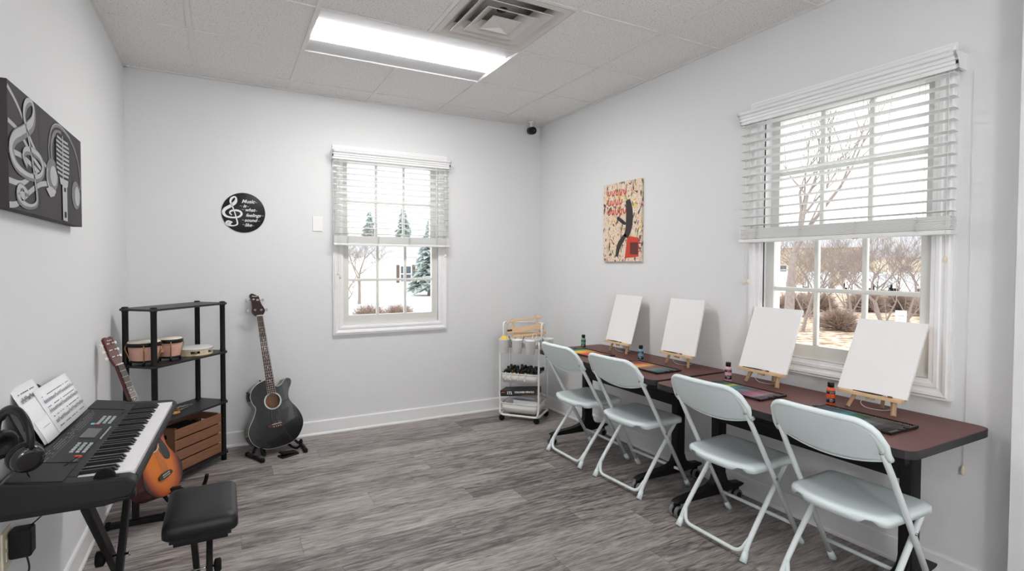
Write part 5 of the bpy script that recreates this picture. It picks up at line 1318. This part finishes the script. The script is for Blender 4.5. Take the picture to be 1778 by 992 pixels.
TREES = [  # proto, azimuth, distance, scale, label
 (2, 11.0, 16.5, .80, 'bare branching tree close behind the lower corner of the back wall window'),
 (0, 12.9, 27, .62, 'bare tree rising before the cream house beyond the back window'),
 (1, 9.0, 47, .8, 'tall bare tree behind the cream house gable beyond the back window'),
 (0, 19.9, 48, .7, 'bare tree behind the evergreens beyond the back window'),
 (1, 56.8, 14.5, .80, 'thick bare tree behind the first pane of the window by the tables'),
 (3, 58.0, 18.5, .52, 'bare tree just beside the thick one outside the side window'),
 (3, 62.0, 21.5, .50, 'forked bare tree behind the middle panes of the side window'),
 (3, 64.4, 17.0, .46, 'slender bare tree behind the far panes of the side window'),
 (2, 60.2, 26, .62, 'low spreading bare tree on the leafy bank in the middle distance'),
 (2, 66.8, 25, .62, 'low spreading bare tree in front of the tan house'),
 (3, 59.2, 31, .50, 'bare tree beside the parked cars outside the side window'),
 (3, 55.2, 29, .6, 'bare tree at the near end of the car park row'),
 (2, 63.6, 29, .8, 'bare tree standing between the leafy bank and the tan house'),
 (2, 58.6, 22.5, .5, 'small bushy bare tree low on the leafy bank'),
 (2, 61.2, 46, 1.0, 'tall bare tree behind the parked cars in the distance'),
 (3, 65.7, 21, .42, 'thin bare tree to the side of the white yard sign'),
 (2, 57.4, 33, .8, 'twiggy bare tree in the thicket behind the first pane'),
 (2, 59.8, 35, .85, 'twiggy bare tree in the thicket behind the second pane'),
 (2, 61.9, 34, .8, 'twiggy bare tree in the thicket between second and third panes'),
 (2, 65.0, 35, .85, 'twiggy bare tree in the thicket behind the third pane'),
 (0, 58.5, 40, .6, 'grey bare tree at the back of the thicket by the cars'),
 (0, 63.2, 42, .6, 'grey bare tree at the back of the thicket near the house'),
 (0, 66.4, 41, .6, 'grey bare tree at the back of the thicket at its far end')]
tp.append(make_tree('bare_tree', '', 31, 8, 5, .55, .11, .30))
used = set()
for i, (p, az, d, s, lab) in enumerate(TREES):
    t = tp[p] if p not in used else copy_tree(tp[p])
    used.add(p); t.location = out(az, d, GZ); t.rotation_euler = (0, 0, rnd.uniform(0, 6.2)); t.scale = (s, s, s); t['label'] = lab; t['group'] = 'bare trees outside the windows'
# evergreens
def make_ever(seed):
    rr = random.Random(seed); t = thing('evergreen_tree', '', 'tree', group='evergreens outside the windows')
    obj('trunk', tube([(0, 0, 0), (0, 0, 6.5)], [.14, .02], 6), m_bark, t)
    mb = MB()
    for i in range(420):
        z = .5+6.2*(i/420); r = 1.9*(1-(z-.4)/6.6)+.1; a = rr.uniform(0, 6.28); r *= rr.uniform(.65, 1.1)
        c = Vector((math.cos(a), math.sin(a), 0)); s_ = Vector((-c.y, c.x, 0)); w = r*.22
        p0 = Vector((0, 0, z+.15)); p1 = c*r+Vector((0, 0, z-.25*r)); m1 = c*r*.6+Vector((0, 0, z+.02))
        mb.add([p0, m1+s_*w, p1, m1-s_*w, m1-Vector((0, 0, .18)) ], [(0, 1, 2, 3), (0, 4, 2), (1, 4, 3)], False)
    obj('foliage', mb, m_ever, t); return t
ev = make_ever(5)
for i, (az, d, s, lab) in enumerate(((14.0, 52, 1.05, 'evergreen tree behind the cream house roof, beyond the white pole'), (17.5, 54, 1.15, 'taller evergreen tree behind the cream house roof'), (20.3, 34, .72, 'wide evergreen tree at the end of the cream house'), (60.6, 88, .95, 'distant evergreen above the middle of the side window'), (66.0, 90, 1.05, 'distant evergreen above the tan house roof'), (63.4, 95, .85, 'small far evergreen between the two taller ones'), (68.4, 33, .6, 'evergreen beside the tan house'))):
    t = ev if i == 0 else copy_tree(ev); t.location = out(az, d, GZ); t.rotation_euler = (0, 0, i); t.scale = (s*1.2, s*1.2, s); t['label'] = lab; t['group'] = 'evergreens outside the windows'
# bushes: rounded clumps of twigs
def make_bush(seed):
    rr = random.Random(seed); t = thing('round_bush', '', 'bush', group='round bushes outside the back window'); mb = MB()
    for i in range(420):
        a = rr.uniform(0, 6.28); b = math.asin(rr.uniform(0, 1)); r = rr.uniform(.85, 1.1)
        e = Vector((math.cos(a)*math.cos(b)*.55, math.sin(a)*math.cos(b)*.55, .08+math.sin(b)*.62))*r
        m_ = e*.6+Vector((rr.uniform(-.08, .08), rr.uniform(-.08, .08), .02)); mb.tube([Vector((0, 0, .0)), m_, e], [.012, .010, .006], 3, caps=False)
        for q in range(2):
            e2 = e+Vector((rr.uniform(-.14, .14), rr.uniform(-.14, .14), rr.uniform(-.08, .1))); mb.tube([m_, e2], [.008, .004], 3, caps=False)
    obj('twigs', mb, m_hedge, t); return t
bu = make_bush(2)
for i, (az, d, s, lab) in enumerate(((13.9, 17.0, 1.0, 'round brown bush on the snowy lawn behind the first lower pane'), (17.0, 17.5, .95, 'round brown bush on the snowy lawn behind the middle lower pane'), (60.8, 19.3, .95, 'tangled brown shrub on the leafy bank outside the side window'), (64.9, 16.5, .6, 'low pile of dark twigs near the white sign'), (57.2, 24, 1.3, 'tangled brown shrub before the parked cars'), (59.2, 27, 1.2, 'tangled brown shrub, second in the row along the car park'), (62.9, 28, 1.3, 'tangled brown shrub, third in the row along the car park'), (65.2, 29, 1.2, 'tangled brown shrub before the tan house'), (67.3, 27, 1.1, 'tangled brown shrub, last in the row toward the tan house'))):
    t = bu if i == 0 else copy_tree(bu); t.location = out(az, d, GZ); t.scale = (s*1.15, s*1.15, s); t['label'] = lab; t['group'] = 'shrubs outside the windows'
# houses
def house(name, label, az, d, turn, L_, D_, hgt, roof, mw, mr, wins, shutters=True):
    o = thing(name, label, 'house', tuple(out(az, d, GZ)), R(turn))
    obj('wall', MB().box(-L_/2, L_/2, 0, D_, 0, hgt), mw, o)
    e = .35
    obj('roof', MB().add([(-L_/2-e, -e, hgt-.1), (L_/2+e, -e, hgt-.1), (L_/2+e, D_+e, hgt-.1), (-L_/2-e, D_+e, hgt-.1), (-L_/2-e, D_/2, hgt+roof), (L_/2+e, D_/2, hgt+roof)], [(0, 1, 5, 4), (2, 3, 4, 5), (0, 4, 3), (1, 2, 5), (3, 2, 1, 0)], False), mr, o)
    for x, z in wins:
        w = obj('window', MB().box(x-.42, x+.42, -.05, .0, z-.6, z+.6), m_trim, o)
        obj('pane', MB().box(x-.34, x+.34, -.06, -.05, z+.04, z+.52).box(x-.34, x+.34, -.06, -.05, z-.52, z-.04), mat('house_glass', rgb(90, 96, 104), .2), w)
        if shutters:
            for s in (-1, 1): obj('shutter', MB().box(x+s*.55-.10, x+s*.55+.10, -.06, 0, z-.62, z+.62), mat('shutter_brown', rgb(110, 90, 84), .7), w)
    return o
m_cs = mat('cream_siding', rgb(250, 245, 236), .8); m_tan = mat('tan_siding', rgb(214, 198, 174), .8, vary=.06); m_gr = mat('grey_shingles', rgb(178, 176, 180), .9, vary=.15); m_ws = mat('white_siding', rgb(236, 236, 236), .8)
house('house', 'cream house with grey roof and shuttered window beyond the back window', 15.4, 37, -15, 15, 7, 2.6, 1.5, m_cs, m_gr, [(-3.6, 1.3), (1.55, 1.35), (4.4, 1.35)])
house('house', 'long tan building with grey roof behind the bare trees outside side window', 59.5, 72, -60, 22, 9, 4.2, 2.2, m_tan, m_gr, [(-9, 1.5), (-4, 1.5), (2, 1.5), (7, 1.5)], False)
house('house', 'grey-roofed tan house with white bay behind the far panes of side window', 67.5, 62, -66, 9, 7, 2.9, 2.0, m_tan, m_gr, [(-2, 1.5), (2.5, 1.4)], False)
# parked cars covered with snow
def make_car():
    t = thing('parked_car', '', 'car', group='parked cars outside the side window')
    pf = [(-2.2, .35), (-2.2, .8), (-1.9, .95), (-1.2, 1.02), (-.6, 1.45), (.8, 1.48), (1.5, 1.02), (2.1, .92), (2.25, .7), (2.25, .35)]
    obj('body', MB().at(Matrix.Translation((0, .85, 0)) @ Matrix.Rotation(R(90), 4, 'X')).prism(pf, 0, 1.7), mat('snowy_silver_paint', rgb(232, 234, 238), .4, vary=.05), t, bevel=.08)
    obj('windows', MB().at(Matrix.Translation((0, .86, 0)) @ Matrix.Rotation(R(90), 4, 'X')).prism([(-1.0, 1.02), (-.5, 1.38), (.75, 1.40), (1.25, 1.02)], 0, 1.72), mat('car_glass', rgb(96, 104, 112), .15), t)
    for x in (-1.35, 1.4):
        for y in (-.85, .85): obj('wheel', MB().at(Matrix.Translation((x, y, .32)) @ Matrix.Rotation(R(90), 4, 'X')).lathe([(.1, -.1), (.32, -.1), (.32, .1), (.1, .1)], 16), m_rubber, t)
    return t
cc = make_car()
for i, (az, d, tn_, lab) in enumerate(((56.0, 50, 28, 'snow-covered silver car behind the first lower pane of the side window'), (59.2, 49, 28, 'snow-covered silver car, second along the parking row'), (62.3, 49, 28, 'snow-covered silver car behind the middle panes, third in the parking row'), (63.95, 51, 28, 'snow-covered silver car, fourth along the parking row'), (65.6, 50, 28, 'snow-covered silver car in front of the tan house, last in the row'))):
    t = cc if i == 0 else copy_tree(cc); t.location = out(az, d, GZ+.02); t.rotation_euler = (0, 0, R(tn_)); t['label'] = lab; t['group'] = 'parked cars outside the side window'
fp = thing('flag_pole', 'thin white pole on the snowy lawn beyond the back window', 'pole', tuple(out(15.1, 19, GZ)))
obj('pole', tube([(0, 0, 0), (0, 0, 5.0)], .035, 8), m_white, fp); obj('finial', MB().at(Matrix.Translation((0, 0, 5.03))).lathe([(.01, -.04), (.05, 0), (.01, .04)], 10), m_white, fp)
sg = thing('yard_sign', 'small white sign on a post on the leafy bank', 'sign', tuple(out(65.35, 14.2, GZ)), R(-65))
obj('post', MB().box(-.02, .02, 0, .03, 0, .95), m_bark, sg); obj('board', MB().box(-.14, .14, -.015, 0, .78, 1.14), m_white, sg)
obj('print', MB().box(-.08, .08, -.018, -.015, 1.0, 1.03).box(-.06, .06, -.018, -.015, .92, .94), m_btn, sg)
sg.scale = (.7, .7, .9)
obj('roof_eave', MB().box(W+.25, W+.85, -4.6, -2.78, 2.335, 2.42), m_ws, kind='structure')

# ------------------------------------------------------------------ sky
w = bpy.data.worlds.new('overcast'); scn.world = w; w.use_nodes = True; nt = w.node_tree
bg = nt.nodes['Background']; tc = nt.nodes.new('ShaderNodeTexCoord'); nz = nt.nodes.new('ShaderNodeTexNoise'); nz.inputs['Scale'].default_value = 2
rp = ramp(nt, [(.3, (.90, .95, 1.0)), (.7, (1., 1., 1.))]); nt.links.new(tc.outputs['Generated'], nz.inputs['Vector']); nt.links.new(nz.outputs['Fac'], rp.inputs[0]); nt.links.new(rp.outputs[0], bg.inputs['Color'])
bg.inputs['Strength'].default_value = 1.35

# ------------------------------------------------------------------ camera
yaw, pitch, roll = .479486436, .025864674, .0027086825
cyw, syw, cp, sp = math.cos(yaw), math.sin(yaw), math.cos(pitch), math.sin(pitch)
f = Vector((syw*cp, cyw*cp, -sp)); r = Vector((cyw, -syw, 0)); u = r.cross(f)
r2 = math.cos(roll)*r+math.sin(roll)*u; u2 = -math.sin(roll)*r+math.cos(roll)*u
M = Matrix((r2, u2, -f)).transposed().to_4x4(); M.translation = (.585670642, -4.33165428, 1.3575327)
cd = bpy.data.cameras.new('camera'); cam = bpy.data.objects.new('camera', cd); COL.objects.link(cam); cam.matrix_world = M
cd.sensor_width = 36; cd.lens = 908.284607/1778*36; cd.shift_x = (889-859.46973)/1778; cd.shift_y = -(496-484.086368)/1778; cd.clip_start = .02; cd.clip_end = 500
scn.camera = cam
scn.view_settings.view_transform = 'Standard'; scn.view_settings.look = 'None'; scn.view_settings.gamma = 1; scn.view_settings.exposure = .86
scn.view_settings.use_curve_mapping = False
